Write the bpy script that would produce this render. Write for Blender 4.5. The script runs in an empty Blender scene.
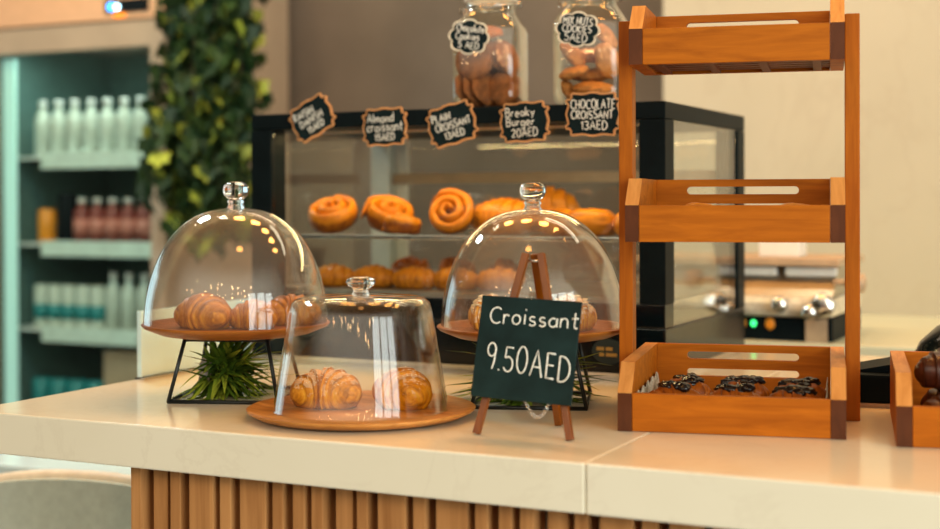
import bpy, bmesh, math, random
from mathutils import Vector, Matrix, noise
PI = math.pi
R = math.radians
C = bpy.context.scene.collection
rnd = random.Random(7)

# ------------------------------------------------------------------ materials
def srgb(r, g, b):
    f = lambda c: (c/255/12.92) if c/255 <= .04045 else ((c/255+.055)/1.055)**2.4
    return (f(r), f(g), f(b), 1)

def new_mat(name):
    m = bpy.data.materials.new(name); m.use_nodes = True
    nt = m.node_tree; b = nt.nodes['Principled BSDF']
    return m, nt, b

def ramp(nt, stops):
    r = nt.nodes.new('ShaderNodeValToRGB')
    while len(r.color_ramp.elements) > 1: r.color_ramp.elements.remove(r.color_ramp.elements[0])
    for i, (p, c) in enumerate(stops):
        e = r.color_ramp.elements[0] if i == 0 else r.color_ramp.elements.new(p)
        e.position = p; e.color = c
    return r

def coords(nt, scale=(1, 1, 1), rot=(0, 0, 0)):
    t = nt.nodes.new('ShaderNodeTexCoord'); mp = nt.nodes.new('ShaderNodeMapping')
    mp.inputs['Scale'].default_value = scale; mp.inputs['Rotation'].default_value = rot
    nt.links.new(t.outputs['Object'], mp.inputs['Vector'])
    return mp.outputs['Vector']

def noise_tex(nt, vec, scale, detail=4, rough=.55, dist=0):
    n = nt.nodes.new('ShaderNodeTexNoise'); n.inputs['Scale'].default_value = scale
    n.inputs['Detail'].default_value = detail; n.inputs['Roughness'].default_value = rough
    n.inputs['Distortion'].default_value = dist
    nt.links.new(vec, n.inputs['Vector']); return n

def bump(nt, b, fac, strength, dist=.002):
    bp = nt.nodes.new('ShaderNodeBump'); bp.inputs['Strength'].default_value = strength
    bp.inputs['Distance'].default_value = dist
    nt.links.new(fac, bp.inputs['Height']); nt.links.new(bp.outputs['Normal'], b.inputs['Normal'])

def plain(name, col, rough=.5, metal=0, var=.12, scale=30, coat=0, spec=.5):
    m, nt, b = new_mat(name)
    v = coords(nt); n = noise_tex(nt, v, scale)
    lo = tuple(c*(1-var) for c in col[:3])+(1,); hi = tuple(min(1, c*(1+var)) for c in col[:3])+(1,)
    r = ramp(nt, [(.3, lo), (.7, hi)]); nt.links.new(n.outputs['Fac'], r.inputs['Fac'])
    nt.links.new(r.outputs['Color'], b.inputs['Base Color'])
    b.inputs['Roughness'].default_value = rough; b.inputs['Metallic'].default_value = metal
    b.inputs['Coat Weight'].default_value = coat; b.inputs['Specular IOR Level'].default_value = spec
    return m

def wood(name, dark, light, scale=(6, 60, 60), rough=.42, coat=.15, bs=.15, spec=.2):
    m, nt, b = new_mat(name)
    v = coords(nt, scale); n = noise_tex(nt, v, 1.2, 6, .6, .6)
    r = ramp(nt, [(.25, dark), (.5, tuple((a+c)/2 for a, c in zip(dark, light))), (.75, light)])
    nt.links.new(n.outputs['Fac'], r.inputs['Fac']); nt.links.new(r.outputs['Color'], b.inputs['Base Color'])
    b.inputs['Roughness'].default_value = rough; b.inputs['Coat Weight'].default_value = coat; b.inputs['Specular IOR Level'].default_value = spec
    bump(nt, b, n.outputs['Fac'], bs, .001)
    return m

def marble(name, base, tint, vein, rough=.12, bsc=2.0):
    m, nt, b = new_mat(name)
    v = coords(nt)
    n1 = noise_tex(nt, v, bsc, 5, .55, .4)
    r1 = ramp(nt, [(.3, base), (.75, tint)]); nt.links.new(n1.outputs['Fac'], r1.inputs['Fac'])
    n2 = noise_tex(nt, v, bsc*1.6, 7, .6, 1.5)
    r2 = ramp(nt, [(.48, (0, 0, 0, 1)), (.5, (1, 1, 1, 1)), (.52, (0, 0, 0, 1))]); nt.links.new(n2.outputs['Fac'], r2.inputs['Fac'])
    n3 = noise_tex(nt, v, bsc*3, 2)
    mu = nt.nodes.new('ShaderNodeMath'); mu.operation = 'MULTIPLY'; nt.links.new(r2.outputs['Color'], mu.inputs[0]); nt.links.new(n3.outputs['Fac'], mu.inputs[1])
    mu2 = nt.nodes.new('ShaderNodeMath'); mu2.operation = 'MULTIPLY'; nt.links.new(mu.outputs[0], mu2.inputs[0]); mu2.inputs[1].default_value = .28
    mx = nt.nodes.new('ShaderNodeMixRGB'); nt.links.new(mu2.outputs[0], mx.inputs['Fac'])
    nt.links.new(r1.outputs['Color'], mx.inputs['Color1']); mx.inputs['Color2'].default_value = vein
    nt.links.new(mx.outputs['Color'], b.inputs['Base Color'])
    b.inputs['Roughness'].default_value = rough
    return m

def thin_glass(name, tint=(1, 1, 1, 1), f0=.035, rough=.0, refl=(1, 1, 1, 1), power=4.0, mx=.9, haze=0):
    m = bpy.data.materials.new(name); m.use_nodes = True; nt = m.node_tree; nt.nodes.clear()
    o = nt.nodes.new('ShaderNodeOutputMaterial'); mix = nt.nodes.new('ShaderNodeMixShader')
    t = nt.nodes.new('ShaderNodeBsdfTransparent'); t.inputs['Color'].default_value = tint
    g = nt.nodes.new('ShaderNodeBsdfGlossy'); g.inputs['Roughness'].default_value = rough; g.inputs['Color'].default_value = refl
    lw = nt.nodes.new('ShaderNodeLayerWeight'); lw.inputs['Blend'].default_value = .5
    p = nt.nodes.new('ShaderNodeMath'); p.operation = 'POWER'; p.inputs[1].default_value = power
    nt.links.new(lw.outputs['Facing'], p.inputs[0])
    a = nt.nodes.new('ShaderNodeMath'); a.operation = 'MULTIPLY_ADD'; a.inputs[1].default_value = mx; a.inputs[2].default_value = f0
    nt.links.new(p.outputs[0], a.inputs[0]); nt.links.new(a.outputs[0], mix.inputs['Fac'])
    nt.links.new(t.outputs[0], mix.inputs[1]); nt.links.new(g.outputs[0], mix.inputs[2]); out = mix.outputs[0]
    if haze:                                          # diffuse mix paints in the pale veil of room reflections
        df = nt.nodes.new('ShaderNodeBsdfDiffuse'); df.inputs['Color'].default_value = (.86, .82, .70, 1)
        m2 = nt.nodes.new('ShaderNodeMixShader'); m2.inputs['Fac'].default_value = haze
        nt.links.new(out, m2.inputs[1]); nt.links.new(df.outputs[0], m2.inputs[2]); out = m2.outputs[0]
    nt.links.new(out, o.inputs['Surface'])
    return m

def solid_glass(name, col=(1, 1, 1, 1)):
    m, nt, b = new_mat(name)
    b.inputs['Base Color'].default_value = col; b.inputs['Roughness'].default_value = .02
    b.inputs['Transmission Weight'].default_value = 1; b.inputs['IOR'].default_value = 1.47
    return m

def emit(name, col, s):
    m, nt, b = new_mat(name)
    b.inputs['Base Color'].default_value = col; b.inputs['Emission Color'].default_value = col; b.inputs['Emission Strength'].default_value = s
    return m

def pastry(name, pale, gold, brown, rough=.5, coat=.08, streak=(60, 14, 60), sugar=0, bs=.5):
    """crust: the 'ridge' value stored on the mesh says how exposed the dough was in the oven"""
    m, nt, b = new_mat(name)
    at = nt.nodes.new('ShaderNodeAttribute'); at.attribute_name = 'ridge'
    v = coords(nt, streak); n = noise_tex(nt, v, 1.0, 5, .65, .5)
    ad = nt.nodes.new('ShaderNodeMath'); ad.operation = 'MULTIPLY_ADD'; ad.inputs[1].default_value = .9; ad.inputs[2].default_value = -.45
    nt.links.new(n.outputs['Fac'], ad.inputs[0])
    s = nt.nodes.new('ShaderNodeMath'); s.operation = 'ADD'; nt.links.new(ad.outputs[0], s.inputs[0]); nt.links.new(at.outputs['Fac'], s.inputs[1])
    r = ramp(nt, [(.12, pale), (.48, gold), (.95, brown)]); nt.links.new(s.outputs[0], r.inputs['Fac'])
    col = r.outputs['Color']
    if sugar:
        v2 = coords(nt); n2 = noise_tex(nt, v2, 95, 3, .6); n3 = noise_tex(nt, v2, 22, 2)
        ge = nt.nodes.new('ShaderNodeNewGeometry'); sx = nt.nodes.new('ShaderNodeSeparateXYZ'); nt.links.new(ge.outputs['Normal'], sx.inputs[0])
        a1 = nt.nodes.new('ShaderNodeMath'); a1.operation = 'MULTIPLY_ADD'; a1.inputs[1].default_value = .35; nt.links.new(sx.outputs['Z'], a1.inputs[0]); nt.links.new(n2.outputs['Fac'], a1.inputs[2])
        a2 = nt.nodes.new('ShaderNodeMath'); a2.operation = 'MULTIPLY_ADD'; a2.inputs[1].default_value = .5; nt.links.new(n3.outputs['Fac'], a2.inputs[0]); nt.links.new(a1.outputs[0], a2.inputs[2])
        r3 = ramp(nt, [(1.0-.25*sugar, (0, 0, 0, 1)), (1.0, (sugar, sugar, sugar, 1))]); nt.links.new(a2.outputs[0], r3.inputs['Fac'])
        mx = nt.nodes.new('ShaderNodeMixRGB'); nt.links.new(r3.outputs['Color'], mx.inputs['Fac']); nt.links.new(col, mx.inputs['Color1']); mx.inputs['Color2'].default_value = (.9, .8, .62, 1)
        col = mx.outputs['Color']
    nt.links.new(col, b.inputs['Base Color'])
    b.inputs['Roughness'].default_value = rough; b.inputs['Coat Weight'].default_value = coat; b.inputs['Coat Roughness'].default_value = .25; b.inputs['Specular IOR Level'].default_value = .16
    bump(nt, b, n.outputs['Fac'], bs, .0015)
    return m

def leafy(name, dark, mid, bright, rough=.45):
    m, nt, b = new_mat(name)
    at = nt.nodes.new('ShaderNodeAttribute'); at.attribute_name = 'ridge'
    r = ramp(nt, [(0, dark), (.6, mid), (1, bright)]); nt.links.new(at.outputs['Fac'], r.inputs['Fac'])
    nt.links.new(r.outputs['Color'], b.inputs['Base Color'])
    b.inputs['Roughness'].default_value = rough; b.inputs['Specular IOR Level'].default_value = .18
    return m

M = {}
M['crate'] = wood('crate_wood', (.27, .066, .003, 1), (.49, .140, .008, 1), (7, 45, 70), .5, .0, .15, .12)
M['post'] = wood('post_wood', (.24, .056, .003, 1), (.44, .120, .007, 1), (70, 70, 7), .5, .0, .15, .12)
M['endgrain'] = wood('end_grain', (.060, .015, .004, 1), (.11, .030, .008, 1), (60, 60, 20), .5, .1)
M['litgrain'] = wood('lit_cut_grain', (.42, .155, .032, 1), (.70, .33, .095, 1), (60, 10, 10), .5, .05)
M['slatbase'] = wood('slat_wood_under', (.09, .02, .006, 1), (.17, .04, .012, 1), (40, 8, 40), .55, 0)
M['acacia'] = wood('acacia_wood', (.24, .080, .012, 1), (.72, .34, .085, 1), (5, 30, 30), .45, .04)
M['plate'] = wood('plate_wood', (.20, .058, .007, 1), (.40, .135, .020, 1), (7, 40, 40), .45, .03)
M['panel'] = wood('panel_wood', (.28, .105, .028, 1), (.66, .32, .115, 1), (28, 28, 1.6), .5, .08)
M['easel'] = wood('easel_wood', (.13, .030, .001, 1), (.24, .062, .002, 1), (60, 60, 8), .35, .3)
M['marble'] = marble('counter_marble', (.82, .75, .58, 1), (.88, .82, .66, 1), (.62, .53, .39, 1), .15, 2.2)
M['groove'] = plain('groove', (.30, .22, .14, 1), .7)
M['cream_wall'] = marble('cream_marble', (.40, .375, .285, 1), (.48, .45, .35, 1), (.32, .26, .19, 1), .45, .9)
M['grey_wall'] = plain('grey_plaster', (.118, .094, .073, 1), .8, 0, .22, 2.2)
M['black'] = plain('black_metal', (.003, .007, .0085, 1), .45, 0, .2, 40, 0, .08)
M['black_gloss'] = plain('black_gloss', (.002, .005, .007, 1), .15, 0, .2, 20, 0, .3)
M['wire'] = plain('black_wire', (.008, .012, .012, 1), .38, .3)
M['chalkboard'] = plain('chalkboard', (.008, .022, .022, 1), .75, 0, .35, 22, 0, .15)
M['tagblack'] = plain('tag_black', (.003, .012, .014, 1), .6, 0, .2, 60, 0, .15)
M['tagedge'] = wood('tag_edge', (.60, .26, .09, 1), (.82, .42, .17, 1), (20, 20, 20), .5)
M['tagcream'] = plain('tag_cream', (.82, .72, .54, 1), .5)
M['chalk'] = plain('chalk', (.86, .83, .74, 1), .9, 0, .25, 400)
M['chrome'] = plain('chrome', (.72, .70, .66, 1), .16, 1, .05)
M['steel'] = plain('steel', (.50, .47, .41, 1), .3, 1, .15, 12)
M['white'] = plain('white_plastic', (.80, .80, .76, 1), .35, 0, .04)
M['acrylic'] = plain('white_acrylic', (.66, .90, .97, 1), .12, 0, .02)
M['fridge'] = plain('fridge_metal', (.40, .31, .22, 1), .4, .0, .08, 6)
M['fridge_in'] = plain('fridge_liner', (.11, .19, .17, 1), .5)
M['fridge_head'] = plain('fridge_header', (.68, .40, .23, 1), .45, 0, .05)
M['pricestrip'] = plain('price_strip', (.66, .78, .70, 1), .4)
M['led'] = emit('led_strip', (.48, .78, .70, 1), .42)
M['blueled'] = emit('blue_led', (.05, .35, 1, 1), 6)
M['whiteled'] = emit('white_led', (.55, .85, 1, 1), 12)
M['orangeglow'] = emit('orange_glow', (1, .28, .02, 1), 1.2)
M['greenled'] = emit('green_led', (.05, 1, .25, 1), 2.0)
M['glass_dome'] = thin_glass('dome_glass', (.975, .97, .95, 1), .034, haze=.021, power=3.2)
M['glass_cloche'] = thin_glass('cloche_glass', (.985, .985, .975, 1), .028, power=3.2)
M['glass_jar'] = thin_glass('jar_glass', (.96, .965, .94, 1), .035)
M['glass_pane'] = thin_glass('pane_glass', (.97, .975, .96, 1), .030)
M['glass_rear'] = thin_glass('rear_glass', (.93, .95, .92, 1), .08)
M['glass_shelf'] = thin_glass('shelf_glass', (.90, .93, .90, 1), .05)
M['glass_fridge'] = thin_glass('fridge_glass', (.90, .95, .94, 1), .03)
M['knob'] = solid_glass('knob_glass')
M['croissant'] = pastry('croissant_crust', (.74, .34, .022, 1), (.50, .165, .004, 1), (.10, .020, .001, 1))
M['croissant_sugar'] = pastry('croissant_sugared', (.82, .43, .035, 1), (.64, .235, .006, 1), (.14, .030, .001, 1), sugar=.30)
M['croissant_almond'] = pastry('croissant_almond', (.84, .46, .05, 1), (.68, .27, .010, 1), (.36, .09, .003, 1), sugar=.6)
M['roll'] = pastry('roll_crust', (.20, .048, .003, 1), (.58, .200, .006, 1), (.40, .100, .003, 1), .42, .15, (25, 25, 25))
M['chocolate_crust'] = pastry('chocolate_crust', (.13, .028, .008, 1), (.055, .012, .005, 1), (.016, .005, .004, 1), .35, .4)
M['danish'] = pastry('danish_crust', (.46, .14, .012, 1), (.28, .066, .004, 1), (.10, .018, .002, 1), .4, .12)
M['glaze'] = plain('dark_glaze', (.007, .004, .004, 1), .2, 0, .4, 60, 0, .4)
M['cookie_dark'] = plain('cookie_brown', (.27, .088, .020, 1), .75, 0, .45, 70)
M['cookie_gold'] = plain('cookie_gold', (.48, .18, .032, 1), .7, 0, .35, 60)
M['sesame'] = plain('sesame', (.86, .72, .48, 1), .6)
M['leaf'] = leafy('ivy_leaf', (.005, .018, .006, 1), (.024, .050, .010, 1), (.34, .38, .045, 1), .55)
M['grass'] = leafy('grass_leaf', (.012, .036, .006, 1), (.085, .150, .012, 1), (.42, .46, .045, 1))
M['stem'] = plain('vine_stem', (.06, .04, .02, 1), .8)
M['pot'] = plain('pot', (.20, .15, .11, 1), .6)
M['paper'] = plain('paper', (.42, .34, .24, 1), .8, 0, .6, 160)
M['chairfab'] = plain('chair_fabric', (.54, .60, .53, 1), .7, 0, .08, 60)
M['chairtrim'] = plain('chair_trim', (.80, .70, .55, 1), .5)
M['tablewhite'] = plain('table_white', (.70, .85, .88, 1), .12, 0, .03, 4)
M['floor'] = plain('floor_tile', (.055, .045, .038, 1), .3, 0, .2, 3)
M['traymetal'] = plain('tray_metal', (.74, .69, .56, 1), .3, .15, .35, 45)
M['alu'] = plain('aluminium', (.66, .70, .66, 1), .3, .2, .05)
M['worktop'] = plain('worktop', (.62, .66, .50, 1), .3, 0, .05, 5)
M['darkbody'] = plain('dark_body', (.004, .008, .010, 1), .5, 0, .12, 30, 0, .05)
M['tan'] = plain('tan_plastic', (.46, .33, .21, 1), .5)
M['teal'] = plain('teal_label', (.015, .22, .23, 1), .4, 0, .3, 50)
M['red'] = plain('red_drink', (.22, .035, .025, 1), .35)
M['pink'] = plain('pink_label', (.55, .20, .15, 1), .4)
M['orange'] = plain('orange_can', (.80, .28, .015, 1), .35)
M['bottlewhite'] = plain('bottle_white', (.56, .62, .54, 1), .4, 0, .06)
M['brownlabel'] = plain('brown_label', (.22, .10, .06, 1), .5)
M['navy'] = plain('navy_label', (.03, .05, .12, 1), .4)
M['logogreen'] = plain('logo_green', (.003, .014, .015, 1), .5)
M['logogold'] = plain('logo_gold', (.35, .20, .04, 1), .5)

# ------------------------------------------------------------------ mesh building
class MB:
    def __init__(s):
        s.bm = bmesh.new(); s.lay = s.bm.verts.layers.float.new('ridge')
    def _mat(s, faces, mi):
        for f in faces: f.material_index = mi
    def box(s, x0, x1, y0, y1, z0, z1, mi=0, bev=0, T=None):
        r = bmesh.ops.create_cube(s.bm, size=1)
        vs = r['verts']
        bmesh.ops.scale(s.bm, verts=vs, vec=(x1-x0, y1-y0, z1-z0))
        bmesh.ops.translate(s.bm, verts=vs, vec=((x0+x1)/2, (y0+y1)/2, (z0+z1)/2))
        fs = list({f for v in vs for f in v.link_faces}); s._mat(fs, mi)
        if bev:
            es = list({e for v in vs for e in v.link_edges})
            rr = bmesh.ops.bevel(s.bm, geom=es, offset=bev, segments=2, profile=.6, affect='EDGES')
            s._mat(rr['faces'], mi); vs = list({v for f in rr['faces'] for v in f.verts} | {v for v in vs if v.is_valid})
        if T: bmesh.ops.transform(s.bm, matrix=T, verts=vs)
        return s
    def lathe(s, prof, n=48, mi=0, T=None, close=False, sq=None, smooth=True):
        """prof: (r, z) list; sq: superellipse exponent per point or one for all"""
        rings = []
        for k, (r, z) in enumerate(prof):
            e = None if sq is None else (sq[k] if isinstance(sq, (list, tuple)) else sq)
            if r < 1e-6: rings.append([s.bm.verts.new((0, 0, z))]); continue
            ring = []
            for i in range(n):
                a = 2*PI*i/n; c, q = math.cos(a), math.sin(a)
                if e and e != 2:
                    g = (abs(c)**e+abs(q)**e)**(-1/e); c, q = c*g, q*g
                ring.append(s.bm.verts.new((r*c, r*q, z)))
            rings.append(ring)
        fs = []
        pairs = list(zip(rings, rings[1:]))
        if close: pairs.append((rings[-1], rings[0]))
        for a, b in pairs:
            for i in range(n):
                j = (i+1) % n
                if len(a) == 1 and len(b) == 1: continue
                if len(a) == 1: fs.append(s.bm.faces.new((a[0], b[j], b[i])))
                elif len(b) == 1: fs.append(s.bm.faces.new((a[i], a[j], b[0])))
                else: fs.append(s.bm.faces.new((a[i], a[j], b[j], b[i])))
        s._mat(fs, mi)
        for f in fs: f.smooth = smooth
        if T: bmesh.ops.transform(s.bm, matrix=T, verts=[v for r in rings for v in r])
        return s
    def tube(s, pts, r, n=8, mi=0, closed=False, smooth=True, flat=None, T=None):
        pts = [Vector(p) for p in pts]; N = len(pts)
        if N < 2: return s
        rings = []; up = None
        for i in range(N):
            t = (pts[(i+1) % N]-pts[i-1]) if closed else (pts[min(i+1, N-1)]-pts[max(i-1, 0)])
            if t.length < 1e-9: t = Vector((0, 0, 1))
            t.normalize()
            if up is None:
                up = Vector((0, 0, 1)) if abs(t.z) < .9 else Vector((1, 0, 0))
                if flat: up = Vector(flat)
            nn = (up-t*up.dot(t))
            if nn.length < 1e-6: nn = t.orthogonal()
            nn.normalize(); up = nn if not flat else up
            bn = t.cross(nn); rr = r[i] if isinstance(r, (list, tuple)) else r
            fl = .35 if flat else 1
            rings.append([s.bm.verts.new(pts[i]+nn*(rr*fl*math.sin(2*PI*k/n))+bn*(rr*math.cos(2*PI*k/n))) for k in range(n)])
        fs = []
        for i in range(N if closed else N-1):
            a, b = rings[i], rings[(i+1) % N]
            for k in range(n): fs.append(s.bm.faces.new((a[k], a[(k+1) % n], b[(k+1) % n], b[k])))
        if not closed:
            fs.append(s.bm.faces.new(rings[0][::-1])); fs.append(s.bm.faces.new(rings[-1]))
        s._mat(fs, mi)
        for f in fs: f.smooth = smooth
        if T: bmesh.ops.transform(s.bm, matrix=T, verts=[v for q in rings for v in q])
        return s
    def prism(s, outline, d0, d1, holes=(), axis='y', mi=0, T=None):
        """outline in (a, b) extruded along an axis ('y': x,z plane; 'z': x,y plane; 'x': y,z plane)"""
        P = {'y': lambda a, b, d: (a, d, b), 'z': lambda a, b, d: (a, b, d), 'x': lambda a, b, d: (d, a, b)}[axis]
        vs, fs = [], []
        for d in (d0, d1):
            es = []; loops = []
            for lp in [outline]+list(holes):
                v = [s.bm.verts.new(P(a, b, d)) for a, b in lp]; loops.append(v); vs += v
                es += [s.bm.edges.new((v[i], v[(i+1) % len(v)])) for i in range(len(v))]
            if holes:
                r = bmesh.ops.triangle_fill(s.bm, edges=es, use_beauty=True)
                fs += [g for g in r['geom'] if isinstance(g, bmesh.types.BMFace)]
            else: fs.append(s.bm.faces.new(loops[0]))
            if d == d0: first = loops
        for A, B in zip(first, loops):
            for i in range(len(A)):
                j = (i+1) % len(A); fs.append(s.bm.faces.new((A[i], A[j], B[j], B[i])))
        s._mat(fs, mi)
        if T: bmesh.ops.transform(s.bm, matrix=T, verts=vs)
        return s
    def blob(s, rx, ry, rz, loc=(0, 0, 0), rot=None, seed=0, amp=.1, freq=2, sub=3, mi=0, flat=None):
        r = bmesh.ops.create_icosphere(s.bm, subdivisions=sub, radius=1)
        vs = r['verts']; off = Vector((seed*3.1, seed*1.7, seed*.9))
        Rm = (rot or Matrix()).to_4x4()
        for v in vs:
            d = noise.noise(v.co*freq+off)
            p = v.co*(1+amp*d)
            p = Vector((p.x*rx, p.y*ry, p.z*rz))
            if flat is not None and p.z < -flat*rz: p.z = -flat*rz
            v[s.lay] = .5+d*.5
            v.co = Rm @ p+Vector(loc)
        fs = {f for v in vs for f in v.link_faces}
        s._mat(fs, mi)
        for f in fs: f.smooth = True
        return s
    def build(s, name, mats, parent=None, loc=(0, 0, 0), rotz=0, normals=True):
        if normals: bmesh.ops.recalc_face_normals(s.bm, faces=s.bm.faces)
        me = bpy.data.meshes.new(name); s.bm.to_mesh(me); s.bm.free()
        o = bpy.data.objects.new(name, me); C.objects.link(o)
        for m in (mats if isinstance(mats, (list, tuple)) else [mats]): me.materials.append(M[m])
        o.location = loc; o.rotation_euler = (0, 0, rotz)
        if parent: o.parent = parent
        return o

def tag(o, label, cat, group=None):
    o['label'] = label; o['category'] = cat
    if group: o['group'] = group
    return o
def thing(name, label, cat, loc=(0, 0, 0), rotz=0, group=None):
    o = bpy.data.objects.new(name, None); C.objects.link(o); o.empty_display_size = .05
    o.location = loc; o.rotation_euler = (0, 0, rotz)
    return tag(o, label, cat, group)
def struct(o): o['kind'] = 'structure'; return o
def dup(root, loc, rot, label, group=None, scale=None):
    r = root.copy(); C.objects.link(r); r.location = loc; r.rotation_euler = rot
    if scale: r.scale = (scale,)*3 if not isinstance(scale, tuple) else scale
    r['label'] = label
    if group: r['group'] = group
    for ch in list(root.children):
        c = ch.copy(); C.objects.link(c); c.parent = r
        for g in ch.children:
            d = g.copy(); C.objects.link(d); d.parent = c
    return r
def Tm(loc=(0, 0, 0), rx=0, ry=0, rz=0):
    return Matrix.Translation(loc) @ Matrix.Rotation(rz, 4, 'Z') @ Matrix.Rotation(ry, 4, 'Y') @ Matrix.Rotation(rx, 4, 'X')

# ------------------------------------------------------------------ handwriting
def arc(cx, cy, rx, ry, a0, a1, n=9):
    return [(cx+rx*math.cos(R(a0+(a1-a0)*i/n)), cy+ry*math.sin(R(a0+(a1-a0)*i/n))) for i in range(n+1)]
GL = {
 'A': (.72, [[(0, 0), (.36, 1), (.72, 0)], [(.14, .36), (.58, .36)]]),
 'B': (.58, [[(.02, 0), (.02, 1)], [(.02, 1)]+arc(.28, .76, .24, .24, 90, -90)+[(.02, .52)]+arc(.3, .26, .28, .26, 90, -90)+[(.02, 0)]]),
 'C': (.66, [arc(.42, .5, .42, .5, 50, 310, 14)]),
 'D': (.68, [[(.03, 0), (.03, 1)], [(.03, 1)]+arc(.18, .5, .5, .5, 90, -90, 12)+[(.03, 0)]]),
 'E': (.5, [[(.5, 1), (.02, 1), (.02, 0), (.5, 0)], [(.02, .52), (.42, .52)]]),
 'H': (.6, [[(0, 0), (0, 1)], [(.6, 0), (.6, 1)], [(0, .5), (.6, .5)]]),
 'I': (.12, [[(.06, 0), (.06, 1)]]),
 'K': (.58, [[(0, 0), (0, 1)], [(.55, 1), (0, .45), (.58, 0)]]),
 'L': (.46, [[(0, 1), (0, 0), (.46, 0)]]),
 'M': (.8, [[(0, 0), (.1, 1), (.4, .35), (.7, 1), (.8, 0)]]),
 'N': (.64, [[(0, 0), (0, 1), (.64, 0), (.64, 1)]]),
 'O': (.76, [arc(.38, .5, .38, .5, 90, 450, 18)]),
 'P': (.54, [[(.02, 0), (.02, 1)], [(.02, 1)]+arc(.27, .75, .26, .25, 90, -90)+[(.02, .5)]]),
 'R': (.58, [[(.02, 0), (.02, 1)], [(.02, 1)]+arc(.27, .75, .26, .25, 90, -90)+[(.02, .5), (.58, 0)]]),
 'S': (.56, [arc(.29, .75, .26, .25, 40, 270, 10)+arc(.29, .25, .27, .25, 90, -140, 10)]),
 'T': (.62, [[(0, 1), (.62, 1)], [(.31, 1), (.31, 0)]]),
 'U': (.62, [[(0, 1), (0, .3)]+arc(.31, .3, .31, .3, 180, 360)+[(.62, 1)]]),
 'X': (.6, [[(0, 0), (.6, 1)], [(0, 1), (.6, 0)]]),
 'a': (.5, [arc(.25, .27, .25, .27, 60, 390, 12), [(.5, .56), (.5, .1), (.56, 0)]]),
 'b': (.5, [[(.02, 1), (.02, 0)], arc(.25, .28, .24, .28, 180, -180, 14)]),
 'c': (.46, [arc(.28, .28, .28, .28, 50, 310, 10)]),
 'd': (.52, [arc(.25, .28, .25, .28, 0, 360, 14), [(.5, 1), (.5, 0)]]),
 'e': (.5, [[(.02, .3), (.48, .3)]+arc(.25, .28, .24, .28, 5, 310, 12)]),
 'g': (.5, [arc(.25, .28, .25, .28, 0, 360, 14), [(.5, .56), (.5, -.18)]+arc(.26, -.18, .24, .18, 0, -150, 7)]),
 'h': (.48, [[(0, 1), (0, 0)], [(0, .35)]+arc(.24, .34, .23, .22, 180, 0, 8)+[(.47, 0)]]),
 'i': (.1, [[(.05, .56), (.05, 0)], [(.07, .80), (.10, .86)]]),
 'k': (.45, [[(0, 1), (0, 0)], [(.42, .56), (0, .24), (.45, 0)]]),
 'l': (.1, [[(.05, 1), (.05, 0)]]),
 'm': (.74, [[(0, .56), (0, 0)], [(0, .36)]+arc(.18, .36, .18, .2, 180, 0, 7)+[(.36, 0)], [(.36, .36)]+arc(.54, .36, .18, .2, 180, 0, 7)+[(.73, 0)]]),
 'n': (.46, [[(0, .56), (0, 0)], [(0, .34)]+arc(.23, .34, .22, .22, 180, 0, 8)+[(.46, 0)]]),
 'o': (.52, [arc(.26, .28, .26, .28, 90, 450, 14)]),
 'r': (.34, [[(0, .56), (0, 0)], [(0, .3)]+arc(.2, .34, .19, .2, 170, 40, 6)]),
 's': (.42, [arc(.22, .42, .18, .14, 40, 270, 8)+arc(.22, .14, .2, .14, 90, -150, 8)]),
 't': (.4, [[(.2, .95), (.2, .08), (.3, 0), (.4, .05)], [(0, .6), (.42, .62)]]),
 'u': (.46, [[(0, .56), (0, .2)]+arc(.22, .2, .22, .2, 180, 350)+[(.45, .56), (.46, 0)]]),
 'y': (.48, [[(0, .56), (.25, .02)], [(.48, .56), (.12, -.32)]]),
 '0': (.62, [arc(.31, .5, .31, .5, 90, 450, 18)]),
 '1': (.26, [[(0, .78), (.2, 1), (.2, 0)]]),
 '2': (.56, [arc(.27, .74, .25, .26, 170, -30, 9)+[(0, 0), (.56, 0)]]),
 '3': (.52, [arc(.24, .76, .25, .24, 150, -90, 9)+arc(.24, .26, .28, .26, 90, -150, 9)]),
 '5': (.54, [[(.52, 1), (.08, 1), (.05, .58)]+arc(.25, .32, .29, .3, 125, -150, 11)]),
 '9': (.5, [arc(.25, .74, .25, .26, 0, 360, 14), [(.5, .76), (.46, .3), (.36, 0)]]),
 '.': (.1, [[(.03, .02), (.08, .06)]]),
 ' ': (.3, []),
}
def write(mb, text, x0, x1, z, h, y, r, slope=0, jit=.02, mi=0, seed=1, T=None, hx=None):
    """handwritten strokes between x0 and x1 on the plane at y, baseline z, letter height h"""
    q = random.Random(seed); gap = .24
    tot = sum(GL[c][0]+gap for c in text)-gap
    k = (x1-x0)/tot; x = x0
    for c in text:
        w, strokes = GL[c]; jz = q.uniform(-jit, jit)*h; js = 1+q.uniform(-.06, .06)
        for st in strokes:
            pts = [(x+a*k, y, z+jz+b*h*js+slope*(x+a*k-x0)) for a, b in st]
            fine = []
            for p, n in zip(pts, pts[1:]):
                for m in range(2): fine.append(tuple(p[i]+(n[i]-p[i])*m/2 for i in range(3)))
            fine.append(pts[-1])
            rr = [r*(1+q.uniform(-.15, .15)) for _ in fine]
            mb.tube(fine, rr, 6, mi, flat=(0, 1, 0), T=T)
        x += (w+gap)*k
    return mb

# ------------------------------------------------------------------ setting
Zc = 1.05                                    # counter top
struct(MB().box(-4.5, 4.0, -3.5, 3.2, -.04, 0).build('floor', 'floor'))
struct(MB().box(-4.5, .60, 2.72, 2.80, 0, 3.0).build('wall_back', 'grey_wall'))
struct(MB().box(.315, 4.0, 2.25, 2.33, 0, 3.0).box(.315, .395, 2.33, 2.72, 0, 3.0).build('wall_right', 'cream_wall'))

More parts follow.
